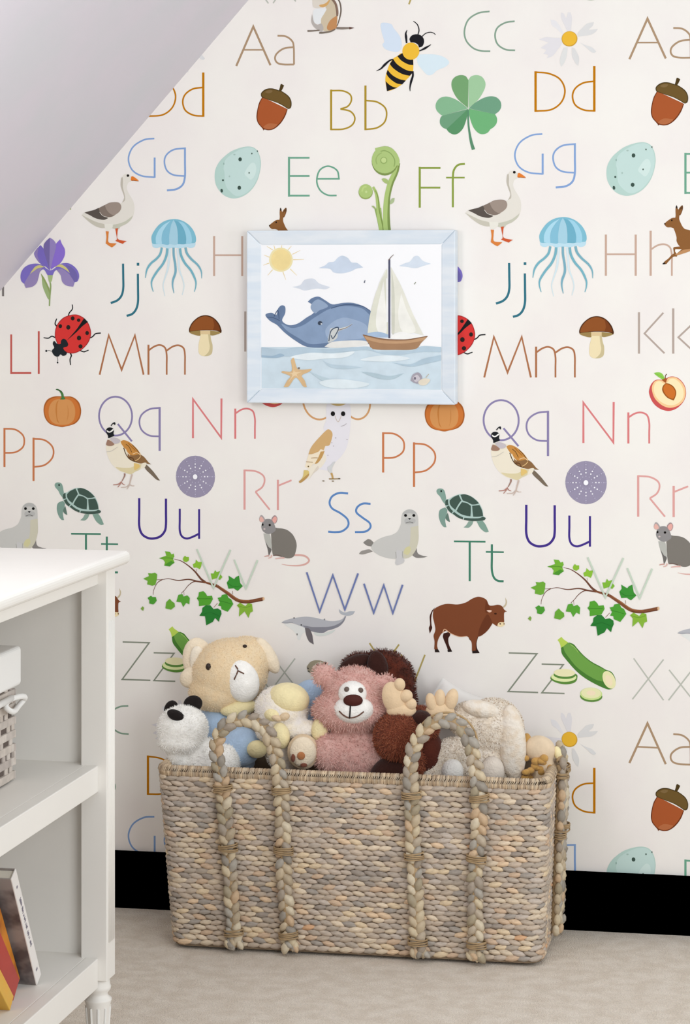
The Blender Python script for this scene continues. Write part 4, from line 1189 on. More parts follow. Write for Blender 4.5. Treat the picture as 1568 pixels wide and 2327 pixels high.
def braid(pts, bindings, out_dir, name='handle'):
    at, Lt, P = path_sampler(pts)
    Vt, Ft = tube(P[::3] + [P[-1]], 0.0085, 6)
    h = obj(name, mesh_of(name, Vt, Ft, m_bind, smooth=True), basket)
    step = 0.0100; n = int(Lt / step)
    ou = Vector(out_dir)
    for k in range(n):
        s = (k + 0.5) * Lt / n
        p, t = at(s)
        side = 1 if k % 2 else -1
        lat = t.cross(ou).normalized(); up = lat.cross(t).normalized()
        a = side * math.radians(30 + random.uniform(-14, 14))
        d = (t * math.cos(a) + lat * math.sin(a)).normalized()
        w = up.cross(d).normalized()
        q = p + lat * (side * 0.0066) + up * (0.004 + random.uniform(-0.001, 0.001))
        M = Matrix((d, up, w)).transposed().to_4x4(); M.translation = q
        o = obj('braid_strand', random.choice(braid_meshes), h)
        o.matrix_local = M @ Matrix.Scale(random.uniform(0.85, 1.12), 4)
    for s in [q for zz in bindings for q in (zz, Lt - zz)]:
        p, t = at(s)
        lat = t.cross(ou).normalized(); up = lat.cross(t).normalized()
        mbb = MB()
        for j in range(4):
            c = p + t * ((j - 1.5) * 0.0035 + random.uniform(-0.0006, 0.0006)) + up * 0.003
            sk = random.uniform(-0.003, 0.003)
            ring = [c + lat * (0.0185 * math.cos(q)) + up * (0.0125 * math.sin(q)) + t * (sk * math.cos(q)) for q in [2 * math.pi * i / 14 for i in range(14)]]
            v_, f_ = tube(ring, 0.0016, 5, True); mbb.add(v_, f_)
        mbb.build('binding', m_bind, h, smooth=True)
    # frayed knot at both ends
    for s in (0.0, Lt):
        p, t = at(s)
        mbb = MB()
        for j in range(7):
            M = Matrix.Translation(p + Vector((random.uniform(-0.015, 0.015), -0.004 + random.uniform(-0.004, 0.002), 0.004 + random.uniform(0, 0.006)))) @ Euler((random.uniform(-.5, .5), random.uniform(0.6, 2.2), random.uniform(-.5, .5))).to_matrix().to_4x4()
            mbb.add([M @ (Vector(v) * 0.75) for v in bv], bf, lit(random.choice(BCOL), 1.2, 0.12))
        mbb.build('knot', m_braid, h, smooth=True)
    return h
def fp(x, z, out=0.0095):    # point on the basket's front, local
    t = min(z, HB) / HB
    return (x - BX, lerp(-0.286, -0.293, t) - BY - out, z)
H1 = [(-0.1582, 0.014), (-0.1651, 0.1417), (-0.1755, 0.2676), (-0.1815, 0.3348), (-0.1885, 0.364), (-0.1928, 0.4018), (-0.1755, 0.4361), (-0.1383, 0.4508), (-0.0996, 0.437), (-0.0807, 0.3973), (-0.0695, 0.3558), (-0.0626, 0.2722), (-0.0601, 0.1465), (-0.0506, 0.014)]
H2 = [(0.1978, 0.014), (0.192, 0.158), (0.1869, 0.2823), (0.1852, 0.3321), (0.1836, 0.3735), (0.1936, 0.4154), (0.2188, 0.4494), (0.2481, 0.4612), (0.2798, 0.4498), (0.2998, 0.4108), (0.3107, 0.3534), (0.3148, 0.2875), (0.3065, 0.1633), (0.309, 0.014)]
for HP in (H1, H2):
    braid([fp(x, z, 0.013 if z < HB else 0.013 - (z - HB) * 0.06) for x, z in HP], (0.305, 0.19, 0.028), (0, -1, 0))
# braided handle running down the right-hand end
braid([(lerp(0.428, 0.441, z / HB) - BX + 0.010, -0.145 - BY, z) for z in (0.03, 0.1, 0.2, 0.3, 0.352)] +
      [(0.445 - BX + 0.004, -0.128 - BY, 0.372), (0.440 - BX, -0.105 - BY, 0.375), (0.446 - BX, -0.085 - BY, 0.355), (0.449 - BX, -0.075 - BY, 0.30), (0.446 - BX, -0.075 - BY, 0.20), (0.443 - BX, -0.075 - BY, 0.1), (0.438 - BX, -0.075 - BY, 0.03)], (0.305, 0.19), (1, 0, 0))


# ------------------------------------------------------------------ plush toys
def plush_mat(name, h, h2=None, sheen=0.25, bump=0.6, bs=260, vary=0.08):
    return material(name, h, 0.95, 0.05, vary=vary, vary_scale=60, bump=bump, bump_scale=bs, bump_dist=0.003, sheen=sheen, hex2=h2)
PM = {
 'white': plush_mat('white_plush', '#faf7f2'), 'black': plush_mat('black_plush', '#241f1e', sheen=0.1), 'cream': plush_mat('cream_plush', '#f3e2c8'),
 'pale': plush_mat('pale_cream_plush', '#f7ebd8'), 'dark': material('dark_stitch', '#2e1f18', 0.5, 0.4), 'blue': plush_mat('blue_plush', '#b4cbe6'),
 'yellow': plush_mat('yellow_plush', '#f6e7b6'), 'tan': plush_mat('tan_plush', '#e0c7a6'), 'brownred': plush_mat('brown_spot', '#7a4a3a'),
 'orange': plush_mat('orange_spot', '#b87a50'), 'nosebrown': material('brown_velour', '#4e231d', 0.7, 0.2, bump=0.3, bump_scale=500),
 'grey': material('grey_stitch', '#6a5a52', 0.6, 0.3), 'stitch': material('brown_thread', '#6a4a3c', 0.7, 0.2), 'darkbrown': plush_mat('dark_brown_plush', '#3a211c', sheen=0.15),
 'darkred': plush_mat('dark_red_plush', '#55291f', sheen=0.15), 'antler': plush_mat('antler_plush', '#e6caa6', bump=0.3), 'pinkgrey': plush_mat('pinkish_grey_plush', '#e6dacd'),
 'speck': plush_mat('speckled_ear_plush', '#f3e9dc', '#e2d2be', bump=1.0, bs=140),
 'gold': plush_mat('golden_curls', '#c79a58', bump=1.0, bs=120)}
BODY = {
 'plush_dog': ('white', None), 'plush_bunny': (plush_mat('tan_bunny_plush', '#f1dab6', '#ebd1aa'), None), 'blue_plush_toy': ('blue', None),
 'plush_doll_bear': (plush_mat('lilac_white_plush', '#f6efe9', '#f4ebdc'), None), 'plush_pink_bear': (plush_mat('pink_bear_plush', '#e2b7ad', '#d8a89f'), None),
 'plush_brown_dog': (plush_mat('red_brown_plush', '#632f22', '#42211a', sheen=0.15), None), 'plush_moose': (plush_mat('russet_plush', '#8a4a34', '#7a3f2d'), None),
 'plush_lamb': (plush_mat('speckled_cream_plush', '#f3e9dc', '#e6d8c6', bump=1.0, bs=140), None), 'rag_doll': (plush_mat('beige_cloth', '#e3ccae', bump=0.2), None)}
INFO = {
 'plush_dog': ('white plush dog with black nose and ears at the left end of the basket', 'plush toy'),
 'plush_bunny': ('big tan plush bunny with cream muzzle and blue body in the basket', 'plush toy'),
 'blue_plush_toy': ('pale blue plush toy half hidden behind the pink bear', 'plush toy'),
 'plush_doll_bear': ('white and yellow plush bear lying on its back beside the pink bear', 'plush toy'),
 'plush_pink_bear': ('fuzzy pink plush bear with white smiling muzzle in the middle of the basket', 'plush toy'),
 'plush_brown_dog': ('dark brown plush animal sticking up behind the pink bear', 'plush toy'),
 'plush_moose': ('russet plush moose with tan antlers right of the pink bear', 'plush toy'),
 'plush_lamb': ('speckled cream plush lamb behind the right basket handle', 'plush toy'),
 'rag_doll': ('small beige doll with golden curls at the right end of the basket', 'doll')}
def sphere_mesh(nu=20, nv=12):
    V = [(0, 0, 1)]; F = []
    for j in range(1, nv):
        ph = math.pi * j / nv
        for i in range(nu):
            th = 2 * math.pi * i / nu
            V.append((math.sin(ph) * math.cos(th), math.sin(ph) * math.sin(th), math.cos(ph)))
    V.append((0, 0, -1)); e = len(V) - 1
    for i in range(nu):
        i2 = (i + 1) % nu
        F.append((0, 1 + i, 1 + i2)); F.append((e, 1 + (nv - 2) * nu + i2, 1 + (nv - 2) * nu + i))
        for j in range(nv - 2):
            F.append((1 + j * nu + i, 1 + (j + 1) * nu + i, 1 + (j + 1) * nu + i2, 1 + j * nu + i2))
    return V, F
SV, SF = sphere_mesh()
def ell_matrix(v):
    return Matrix.Translation((v[0], v[1], v[2])) @ Matrix.Rotation(-math.radians(v[6]), 4, 'Y') @ Matrix.Diagonal((v[3], v[4], v[5], 1))
def mm(v): return [q * 0.001 for q in v[:6]] + [v[6]]
def front_y(ells, x, z):
    best = None
    for v in ells:
        Mi = ell_matrix(v).inverted()
        o = Mi @ Vector((x, -1, z)); d = Mi.to_3x3() @ Vector((0, 1, 0))
        a = d.dot(d); bq = 2 * o.dot(d); c = o.dot(o) - 1; D = bq * bq - 4 * a * c
        if D >= 0:
            y = -1 + (-bq - math.sqrt(D)) / (2 * a)
            best = y if best is None else min(best, y)
    return best
def fur(name, parent, ells, count, length, width, cols, zmin, mat, curl=0.5):
    mats = [ell_matrix(v) for v in ells]; inv = [m_.inverted() for m_ in mats]
    areas = np.array([(v[3] * v[4] + v[4] * v[5] + v[3] * v[5]) for v in ells]); areas = areas / areas.sum()
    V = []; F = []; C = []
    tries = 0
    lc = [lin_rgb(c) if ',' in c else lin(c) for c in cols]
    for q in range(count):
        i = rng.choice(len(ells), p=areas)
        u = Vector(rng.normal(size=3)); u.normalize()
        p = mats[i] @ u
        if p.z < zmin: continue
        n = (inv[i].to_3x3().transposed() @ u).normalized()
        if n.y > 0.35: continue
        if any((inv[j] @ p).length < 0.97 for j in range(len(ells)) if j != i): continue
        r = Vector(rng.normal(size=3)) * curl
        t = (n + r - n * r.dot(n) * 0.5 + Vector((0, 0, -0.35))).normalized()
        s = t.cross(n)
        if s.length < 1e-3: continue
        s.normalize()
        L = length * rng.uniform(0.6, 1.2); w = width
        b0 = len(V); mid = p + n * L * 0.35 + t * L * 0.35
        V += [p - s * w - n * 0.001, p + s * w - n * 0.001, mid + s * w * 0.8, mid - s * w * 0.8, p + n * L * 0.35 + t * L]
        c = lc[int(rng.integers(len(lc)))]
        F += [(b0, b0 + 1, b0 + 2, b0 + 3), (b0 + 3, b0 + 2, b0 + 4)]; C += [c, c]
    return tag(obj(name, mesh_of(name, V, F, mat, C), parent), kind='stuff')
m_fur = material('fur_strands', attr=True, rough=0.9, spec=0.08, sheen=0.1)

TOYS = [
 ('plush_dog', [-0.2636, -0.205, 0.2], [
   ('b', 'body', [-21.4, 0.0, 210.8, 50.1, 48.3, 44.9, 0]),
   ('b', 'body', [-24.9, -6.9, 187.9, 44.9, 41.4, 28.5, 0]),
   ('b', 'body', [19.2, 12.9, 136.7, 53.5, 53.5, 53.5, 0]),
   ('b', 'body', [-31.8, -15.5, 159.3, 19.0, 19.0, 27.6, 15]),
   ('b', 'body', [58.9, 8.6, 131.5, 31.1, 34.5, 48.3, -15]),
   ('e', 'ear', [-44.7, 12.1, 246.5, 13.8, 8.6, 17.3, -20], 'black'),
   ('e', 'ear', [-2.4, 19.0, 255.5, 19.0, 10.4, 16.4, 15], 'black'),
   ('e', 'nose', [-32.6, -32.8, 241.9, 18.1, 12.1, 10.4, -24], 'black')]),
 ('plush_bunny', [-0.2122, -0.095, 0.2], [
   ('b', 'head', [-4.7, 0.0, 302.8, 77.5, 68.7, 70.5, 12]),
   ('b', 'head', [-24.1, -4.4, 268.4, 63.4, 58.2, 44.1, 0]),
   ('b', 'head', [28.8, 4.4, 328.4, 51.1, 52.9, 48.5, 0]),
   ('e', 'ear', [-68.1, 8.8, 327.6, 31.7, 14.1, 45.8, 8], 'cream'),
   ('e', 'ear', [-79.6, -3.5, 296.4, 26.4, 15.9, 21.1, 30], 'cream'),
   ('e', 'ear', [-66.4, -5.3, 325.0, 17.6, 7.9, 33.5, 8], 'pale'),
   ('e', 'ear', [71.1, -7.0, 339.4, 16.7, 15.9, 40.5, 30], 'cream'),
   ('e', 'muzzle', [20.0, -45.8, 296.4, 35.2, 27.3, 45.8, 22], 'white'),
   ('e', 'eye', [-44.3, 0.0, 314.3, 5.3, 4.4, 7.0, 0], 'dark'),
   ('e', 'eye', [27.0, 0.0, 355.7, 4.4, 3.5, 3.5, 0], 'dark'),
   ('s', 'stitch', [[9.4, 0.0, 316.9], [14.7, 0.0, 306.4], [7.6, 0.0, 288.7]], 'stitch'),
   ('s', 'stitch', [[14.7, 0.0, 306.4], [27.0, 0.0, 300.2]], 'stitch'),
   ('e', 'torso', [-24.1, 0.0, 197.1, 45.8, 42.3, 54.6, 0], 'blue'),
   ('e', 'torso', [2.3, 8.8, 129.4, 44.1, 35.2, 44.1, 0], 'blue'),
   ('e', 'arm', [15.6, -42.3, 240.3, 37.9, 17.6, 15.9, 10], 'yellow'),
   ('e', 'leg', [20.0, -61.7, 167.2, 40.5, 37.0, 39.6, 0], 'blue'),
   ('e', 'foot', [53.5, -95.2, 169.1, 20.3, 17.6, 17.6, 0], 'yellow')]),
 ('blue_plush_toy', [-0.0686, -0.06, 0.2], [
   ('b', 'body', [4.4, 0.0, 248.6, 35.3, 30.0, 42.4, -25]),
   ('b', 'body', [-4.4, 0.0, 195.7, 35.3, 30.0, 53.0, 0])]),
 ('plush_doll_bear', [-0.0856, -0.165, 0.2], [
   ('b', 'body', [-9.7, 0.0, 246.8, 53.6, 44.9, 47.5, -6]),
   ('b', 'body', [3.2, 8.6, 169.1, 47.5, 38.9, 51.9, 0]),
   ('b', 'body', [33.5, -25.9, 210.1, 36.3, 20.7, 19.0, 12]),
   ('b', 'body', [-27.0, 0.0, 205.3, 34.6, 34.6, 25.9, 0]),
   ('e', 'hood', [4.1, -8.6, 269.1, 41.5, 40.6, 31.1, -8], 'yellow'),
   ('e', 'cheek', [-25.3, -25.9, 243.0, 19.0, 22.5, 15.6, 0], 'yellow'),
   ('e', 'bow', [-18.4, -44.9, 237.9, 11.2, 6.9, 6.1, -20], 'tan'),
   ('e', 'bow', [-2.8, -44.9, 240.5, 10.4, 6.9, 7.8, 20], 'tan'),
   ('e', 'paw', [65.5, -41.5, 214.8, 16.4, 15.6, 25.1, -8], 'yellow'),
   ('e', 'paw', [-9.7, -43.2, 203.0, 17.3, 17.3, 25.9, 10], 'yellow'),
   ('e', 'foot', [33.5, -57.0, 174.5, 31.1, 17.3, 34.6, 0], 'tan'),
   ('e', 'sole', [33.5, -69.1, 176.7, 25.9, 10.4, 29.4, 0], 'cream'),
   ('e', 'spot', [14.5, -79.5, 166.6, 4.3, 3.5, 7.8, 0], 'brownred'),
   ('e', 'spot', [30.0, -79.5, 170.9, 7.8, 3.5, 7.8, 0], 'orange'),
   ('e', 'spot', [35.2, -77.8, 152.4, 6.9, 3.5, 4.3, 0], 'brownred')]),
 ('plush_pink_bear', [0.0487, -0.165, 0.2], [
   ('b', 'body', [0.9, 0.0, 276.9, 60.2, 51.6, 56.7, 0]),
   ('b', 'body', [-5.2, -5.2, 250.4, 75.7, 55.0, 43.0, 0]),
   ('b', 'body', [3.4, 4.3, 161.8, 72.2, 51.6, 61.9, 0]),
   ('b', 'body', [-50.7, -21.5, 169.2, 29.2, 29.2, 39.6, 10]),
   ('b', 'body', [48.1, -17.2, 168.4, 31.0, 29.2, 43.0, -10]),
   ('b', 'body', [0.9, 0.0, 106.7, 68.8, 47.3, 43.0, 0]),
   ('b', 'body', [-58.5, -3.4, 318.9, 23.2, 15.5, 22.4, 0]),
   ('b', 'body', [61.0, 0.0, 299.3, 23.2, 15.5, 20.6, 0]),
   ('e', 'muzzle', [-0.9, -39.6, 258.5, 40.4, 34.4, 28.4, 0], 'white'),
   ('e', 'muzzle', [-2.6, -39.6, 288.6, 28.4, 27.5, 24.9, 0], 'white'),
   ('e', 'nose', [-1.7, -65.3, 279.7, 18.9, 10.3, 12.0, 0], 'nosebrown'),
   ('e', 'eye', [-13.8, 0.0, 289.0, 5.2, 4.3, 5.2, 0], 'grey'),
   ('e', 'eye', [12.9, 0.0, 287.3, 5.2, 4.3, 5.2, 0], 'grey'),
   ('s', 'stitch', [[-6.9, 0.0, 258.0], [-7.7, 0.0, 242.6], [-8.6, 0.0, 233.1]], 'black'),
   ('s', 'stitch', [[-28.4, 0.0, 246.9], [-18.9, 0.0, 238.3], [-7.7, 0.0, 234.0], [6.9, 0.0, 237.4], [18.9, 0.0, 246.0]], 'stitch')]),
 ('plush_brown_dog', [0.0821, -0.06, 0.2], [
   ('b', 'head', [4.2, 0.0, 286.8, 66.7, 43.9, 66.7, 0]),
   ('b', 'head', [-37.9, 0.0, 306.1, 43.9, 35.1, 42.1, 0]),
   ('b', 'head', [36.6, 0.0, 253.4, 36.9, 35.1, 52.6, 10]),
   ('b', 'head', [-2.9, 0.0, 192.0, 61.4, 39.5, 52.6, 0]),
   ('e', 'ear', [-49.4, -21.1, 329.3, 33.3, 15.8, 15.8, 22], 'darkbrown'),
   ('e', 'ear', [-4.6, -35.1, 319.7, 21.1, 14.0, 36.9, 8], 'darkbrown')]),
 ('plush_moose', [0.1643, -0.2, 0.2], [
   ('b', 'head', [-20.7, 0.0, 207.4, 46.7, 42.5, 47.6, 0]),
   ('b', 'head', [21.0, 18.7, 225.2, 35.7, 34.0, 37.4, 0]),
   ('b', 'head', [-0.3, 17.0, 166.0, 42.5, 39.1, 39.1, 0]),
   ('e', 'forehead', [23.5, 0.0, 242.3, 21.2, 22.1, 17.0, -10], 'darkbrown'),
   ('e', 'body', [-30.0, -1.7, 127.0, 47.6, 34.0, 44.2, 0], 'darkbrown'),
   ('e', 'body', [38.0, 17.0, 174.5, 28.9, 30.6, 42.5, 0], 'darkred'),
   ('e', 'antler', [-29.2, -4.2, 282.1, 22.9, 11.0, 34.0, 18], 'antler'),
   ('e', 'antler', [-19.0, -6.8, 309.8, 11.0, 10.2, 12.7, 0], 'antler'),
   ('e', 'antler', [-7.1, -6.8, 287.7, 13.6, 11.0, 12.7, 20], 'antler'),
   ('e', 'antler', [2.3, -6.8, 272.4, 11.9, 10.2, 11.9, 0], 'antler'),
   ('e', 'antler', [-15.6, -4.2, 259.2, 28.9, 11.9, 15.3, 0], 'antler'),
   ('e', 'antler', [59.2, 6.8, 254.6, 28.9, 11.9, 20.4, 0], 'antler'),
   ('e', 'antler', [43.0, 5.1, 271.9, 11.0, 10.2, 20.4, 14], 'antler'),
   ('e', 'antler', [59.2, 5.1, 280.4, 11.0, 10.2, 18.7, 0], 'antler'),
   ('e', 'antler', [81.3, 5.1, 278.7, 12.7, 10.2, 22.1, -16], 'antler')]),
 ('plush_lamb', [0.2694, -0.15, 0.2], [
   ('b', 'body', [50.4, 0.0, 219.0, 59.9, 42.8, 58.1, 0]),
   ('b', 'body', [3.4, 0.0, 236.1, 38.5, 34.2, 34.2, 25]),
   ('b', 'body', [33.3, 0.0, 146.3, 65.0, 39.3, 59.9, 0]),
   ('b', 'body', [-35.1, -8.6, 169.3, 49.6, 32.5, 30.8, 22]),
   ('b', 'body', [-52.2, -8.6, 130.8, 42.8, 34.2, 42.8, 0]),
   ('e', 'ear', [86.4, -29.1, 194.5, 26.5, 18.8, 75.2, 4], 'speck'),
   ('e', 'ear', [26.5, -25.7, 260.5, 37.6, 18.8, 17.1, -12], 'speck'),
   ('e', 'paw', [-29.9, -41.0, 143.7, 21.4, 20.5, 23.9, 0], 'white'),
   ('e', 'paw', [47.0, -42.8, 144.0, 23.1, 21.4, 29.1, 0], 'pinkgrey')]),
 ('rag_doll', [0.4136, -0.14, 0.2], [
   ('b', 'head', [-3.8, 0.0, 181.2, 32.4, 25.6, 27.3, -12]),
   ('b', 'head', [3.8, 0.0, 132.6, 25.6, 23.9, 42.6, 0]),
   ('e', 'ear', [31.9, -1.7, 173.8, 8.5, 9.4, 14.5, 20], 'yellow'),
   ('e', 'hair', [-27.7, 6.8, 189.3, 10.2, 11.9, 22.2, 0], 'gold'),
   ('e', 'curl', [-22.6, -20.4, 144.1, 7.7, 6.8, 6.8, 0], 'gold'),
   ('e', 'curl', [-31.1, -14.5, 166.9, 6.8, 6.8, 6.0, 0], 'gold'),
   ('e', 'curl', [16.6, -14.5, 146.4, 7.7, 6.8, 6.8, 0], 'gold'),
   ('e', 'curl', [-26.8, -13.6, 138.6, 7.7, 6.8, 6.8, 0], 'gold'),
   ('e', 'curl', [-0.4, -15.3, 165.3, 7.7, 6.8, 6.0, 0], 'gold'),
   ('e', 'curl', [-32.8, -18.7, 129.3, 8.5, 6.8, 7.7, 0], 'gold'),
   ('e', 'curl', [2.1, -20.4, 127.1, 8.5, 6.8, 6.0, 0], 'gold'),
   ('e', 'curl', [13.2, -23.9, 129.4, 6.8, 6.8, 6.0, 0], 'gold'),
   ('e', 'curl', [14.9, -17.0, 148.6, 6.8, 6.8, 6.8, 0], 'gold'),
   ('e', 'curl', [-14.9, -17.9, 152.2, 7.7, 6.8, 7.7, 0], 'gold'),
   ('e', 'curl', [0.4, -13.6, 125.8, 9.4, 6.8, 6.8, 0], 'gold'),
   ('e', 'curl', [-26.0, -12.8, 128.2, 9.4, 6.8, 6.8, 0], 'gold'),
   ('e', 'curl', [2.1, -14.5, 158.3, 7.7, 6.8, 6.0, 0], 'gold'),
   ('e', 'curl', [-31.1, -11.9, 128.9, 6.0, 6.8, 6.8, 0], 'gold'),
   ('e', 'curl', [-13.2, -21.3, 162.2, 8.5, 6.8, 7.7, 0], 'gold'),
   ('e', 'curl', [-31.9, -24.7, 141.5, 8.5, 6.8, 6.0, 0], 'gold'),
   ('e', 'curl', [10.6, -18.7, 124.2, 9.4, 6.8, 6.0, 0], 'gold'),
   ('e', 'curl', [-30.2, -24.7, 142.4, 6.8, 6.8, 6.0, 0], 'gold'),
   ('e', 'curl', [-3.0, -24.7, 162.8, 8.5, 6.8, 6.0, 0], 'gold'),
   ('e', 'curl', [14.9, -20.4, 127.9, 7.7, 6.8, 6.8, 0], 'gold'),
   ('e', 'curl', [-1.3, -17.9, 141.1, 7.7, 6.8, 7.7, 0], 'gold'),
   ('e', 'curl', [-8.9, -15.3, 148.3, 6.8, 6.8, 6.0, 0], 'gold'),
   ('e', 'curl', [15.8, -17.9, 144.5, 6.0, 6.8, 6.0, 0], 'gold'),
   ('e', 'curl', [-4.7, -17.0, 167.3, 8.5, 6.8, 5.1, 0], 'gold'),
   ('e', 'curl', [-2.1, -16.2, 146.7, 6.8, 6.8, 6.8, 0], 'gold'),
   ('e', 'curl', [3.0, -24.7, 168.8, 8.5, 6.8, 7.7, 0], 'gold')])]
FUR = {'plush_pink_bear': (24000, 0.0052, 0.00055, ['#e6bdb3', '#e0b4aa', '#d9aa9f', '#ebc8be'], 0.9),
       'plush_moose': (20000, 0.0050, 0.0005, ['#a05a40', '#8f4d37', '#ad6a4e'], 0.8),
       'plush_brown_dog': (12000, 0.0042, 0.0005, ['#6b3325', '#4f261c', '#5a2c21'], 0.5),
       'plush_lamb': (24000, 0.0026, 0.0007, ['#f5ecdf', '#f0e5d6', '#f7f0e6', '#ecdfcd', '#f3e8da', '#c0aa94'], 1.1),
       'plush_dog': (16000, 0.0024, 0.00045, ['#fbf9f5', '#f7f4ee', '#fdfbf8'], 0.6),
       'plush_bunny': (12000, 0.0014, 0.0004, ['242,220,186', '237,213,176', '245,226,198'], 0.6),
       'plush_doll_bear': (8000, 0.0016, 0.0004, ['#f7f1ec', '#f5ecdf'], 0.6)}
for name, loc, items in TOYS:
    root = empty(name, loc, CAM_YAW)
    tag(root, INFO[name][0], INFO[name][1], 'soft toys in the woven basket')
    ells = [mm(it[2]) for it in items if it[0] == 'b']
    bname = [it[1] for it in items if it[0] == 'b'][0]
    mb = MB()
    for v in ells:
        M = ell_matrix(v); mb.add([M @ Vector(q) for q in SV], SF)
    bm_ = BODY[name][0]; bm_ = PM[bm_] if isinstance(bm_, str) else bm_
    body = mb.build(bname, bm_, root, smooth=True)
    rm = body.modifiers.new('fuse', 'REMESH'); rm.mode = 'VOXEL'; rm.voxel_size = 0.0045; rm.use_smooth_shade = True
    sm = body.modifiers.new('soft', 'SMOOTH'); sm.iterations = 8; sm.factor = 0.5
    allell = list(ells)
    for it in items:
        if it[0] == 'e':
            v = mm(it[2])
            if it[1] in ('eye',):
                z0 = v[2]
                for _ in range(4):
                    y = front_y(allell, v[0], v[2])
                    if y is not None: v[1] = y; v[2] = z0 - y * 0.187
            allell.append(v)
            M = ell_matrix(v)
            me = mesh_of(it[1], [M @ Vector(q) for q in SV], SF, PM[it[3]], smooth=True)
            obj(it[1], me, root)
    for it in items:
        if it[0] == 's':
            path = [tuple(q * 0.001 for q in p) for p in it[2]]
            path = catmull(path, 5)
            pp = []
            for p in path:
                zz = p[2]; y = 0.0
                for _ in range(4):
                    q = front_y(allell, p[0], zz)
                    if q is not None: y = q; zz = p[2] - y * 0.187
                pp.append((p[0], y - 0.0008, zz))
            v_, f_ = tube(pp, 0.0013, 6)
            obj('stitch', mesh_of('stitch', v_, f_, PM[it[3]], smooth=True), root)
    if name in FUR:
        cnt, L, w, cols, curl = FUR[name]
        fur('fur', body, ells, cnt, L, w, cols, 0.10, m_fur, curl)
# ------------------------------------------------------------------ grey white cushion and hoop behind the toys
m_cush = material('off_white_cloth', '#e2deda', 0.9, 0.1, bump=0.2, bump_scale=90)
A_, B_, D_ = Vector((0.206, 0.4995)), Vector((0.300, 0.456)), Vector((0.148, 0.425))
N = 14; V = []; F = []
for sgn in (-1, 1):
    for j in range(N + 1):
        for i in range(N + 1):
            u, v = i / N, j / N
            p = A_ + (B_ - A_) * u + (D_ - A_) * v
            pin = 1 - 0.10 * (math.sin(math.pi * u) * (abs(v - .5) * 2) ** 3 + math.sin(math.pi * v) * (abs(u - .5) * 2) ** 3)
            c = (B_ + D_) * 0.5; p = c + (p - c) * pin
            th = 0.022 * (math.sin(math.pi * u) * math.sin(math.pi * v)) ** 0.4 if 0 < i < N and 0 < j < N else 0.0
            V.append((p.x - 0.2, sgn * (th + 0.0008), p.y - 0.28))
n1 = (N + 1) ** 2
for j in range(N):
    for i in range(N):
        a = j * (N + 1) + i
        F.append((a, a + N + 1, a + N + 2, a + 1)); a += n1
        F.append((a, a + 1, a + N + 2, a + N + 1))
for k in range(N):
    for a, b2 in ((k, k + 1), (N * (N + 1) + k, N * (N + 1) + k + 1), (k * (N + 1), (k + 1) * (N + 1)), (k * (N + 1) + N, (k + 1) * (N + 1) + N)):
        F.append((a, b2, b2 + n1, a + n1))
tag(obj('small_cushion', mesh_of('small_cushion', V, F, m_cush, smooth=True), None, (0.2, -0.045, 0.28)), 'plain off-white cushion corner poking out behind the moose antlers', 'cushion')

m_cane = material('pale_cane', '#b5976c', 0.5, 0.4)
hoop = [(-0.0588, 0.0, z) for z in (-0.05, 0.0, 0.03)] + [(-0.0588 * math.cos(math.pi * k / 30), 0.004 * math.sin(math.pi * k / 30), 0.0588 + 0.0588 * math.sin(math.pi * k / 30)) for k in range(31)] + [(0.0588, 0.0, z) for z in (0.03, 0.0, -0.05)]
V, F = tube(hoop, 0.0021, 6)
tag(obj('cane_hoop', mesh_of('cane_hoop', V, F, m_cane, smooth=True), None, (0.2453, -0.262, 0.350), (0, 0, CAM_YAW)), 'thin pale cane hoop arching behind the right basket handle', 'hoop')

# ------------------------------------------------------------------ white bookcase at the left
m_white = material('white_furniture_paint', '#efebe5', 0.45, 0.35, vary=0.012, vary_scale=9)
BC = (-0.2055, -1.0056, 0.0); BR = -math.radians(1.28)
bc = tag(empty('bookcase', BC, BR), 'low white painted bookcase with fluted posts and turned legs at the left', 'bookcase')
LEN, DEP, PW = 0.86, 0.40, 0.0445
y_near = 0.045 - LEN
ZT0, ZT1 = 0.819, 0.841
MB().box(-DEP - 0.01, 0.021, y_near - 0.02, 0.045 + 0.021, ZT0, ZT1).build('top_board', m_white, bc, bevel=0.009, seg=4)
def lathe(profile, n=20):
    V = []; F = []
    for r, z in profile:
        for k in range(n):
            a = 2 * math.pi * k / n; V.append((r * math.cos(a), r * math.sin(a), z))
    for i in range(len(profile) - 1):
        for k in range(n):
            F.append((i * n + k, i * n + (k + 1) % n, (i + 1) * n + (k + 1) % n, (i + 1) * n + k))
    F.append(tuple(range(n))[::-1]); F.append(tuple((len(profile) - 1) * n + k for k in range(n)))
    return V, F
prof = [(0.011, 0.0), (0.013, 0.004), (0.0135, 0.01), (0.0205, 0.100), (0.0225, 0.106), (0.0225, 0.109), (0.017, 0.113), (0.0155, 0.118), (0.0205, 0.124), (0.0215, 0.129), (0.0195, 0.133), (0.019, 0.145)]
posts = {}
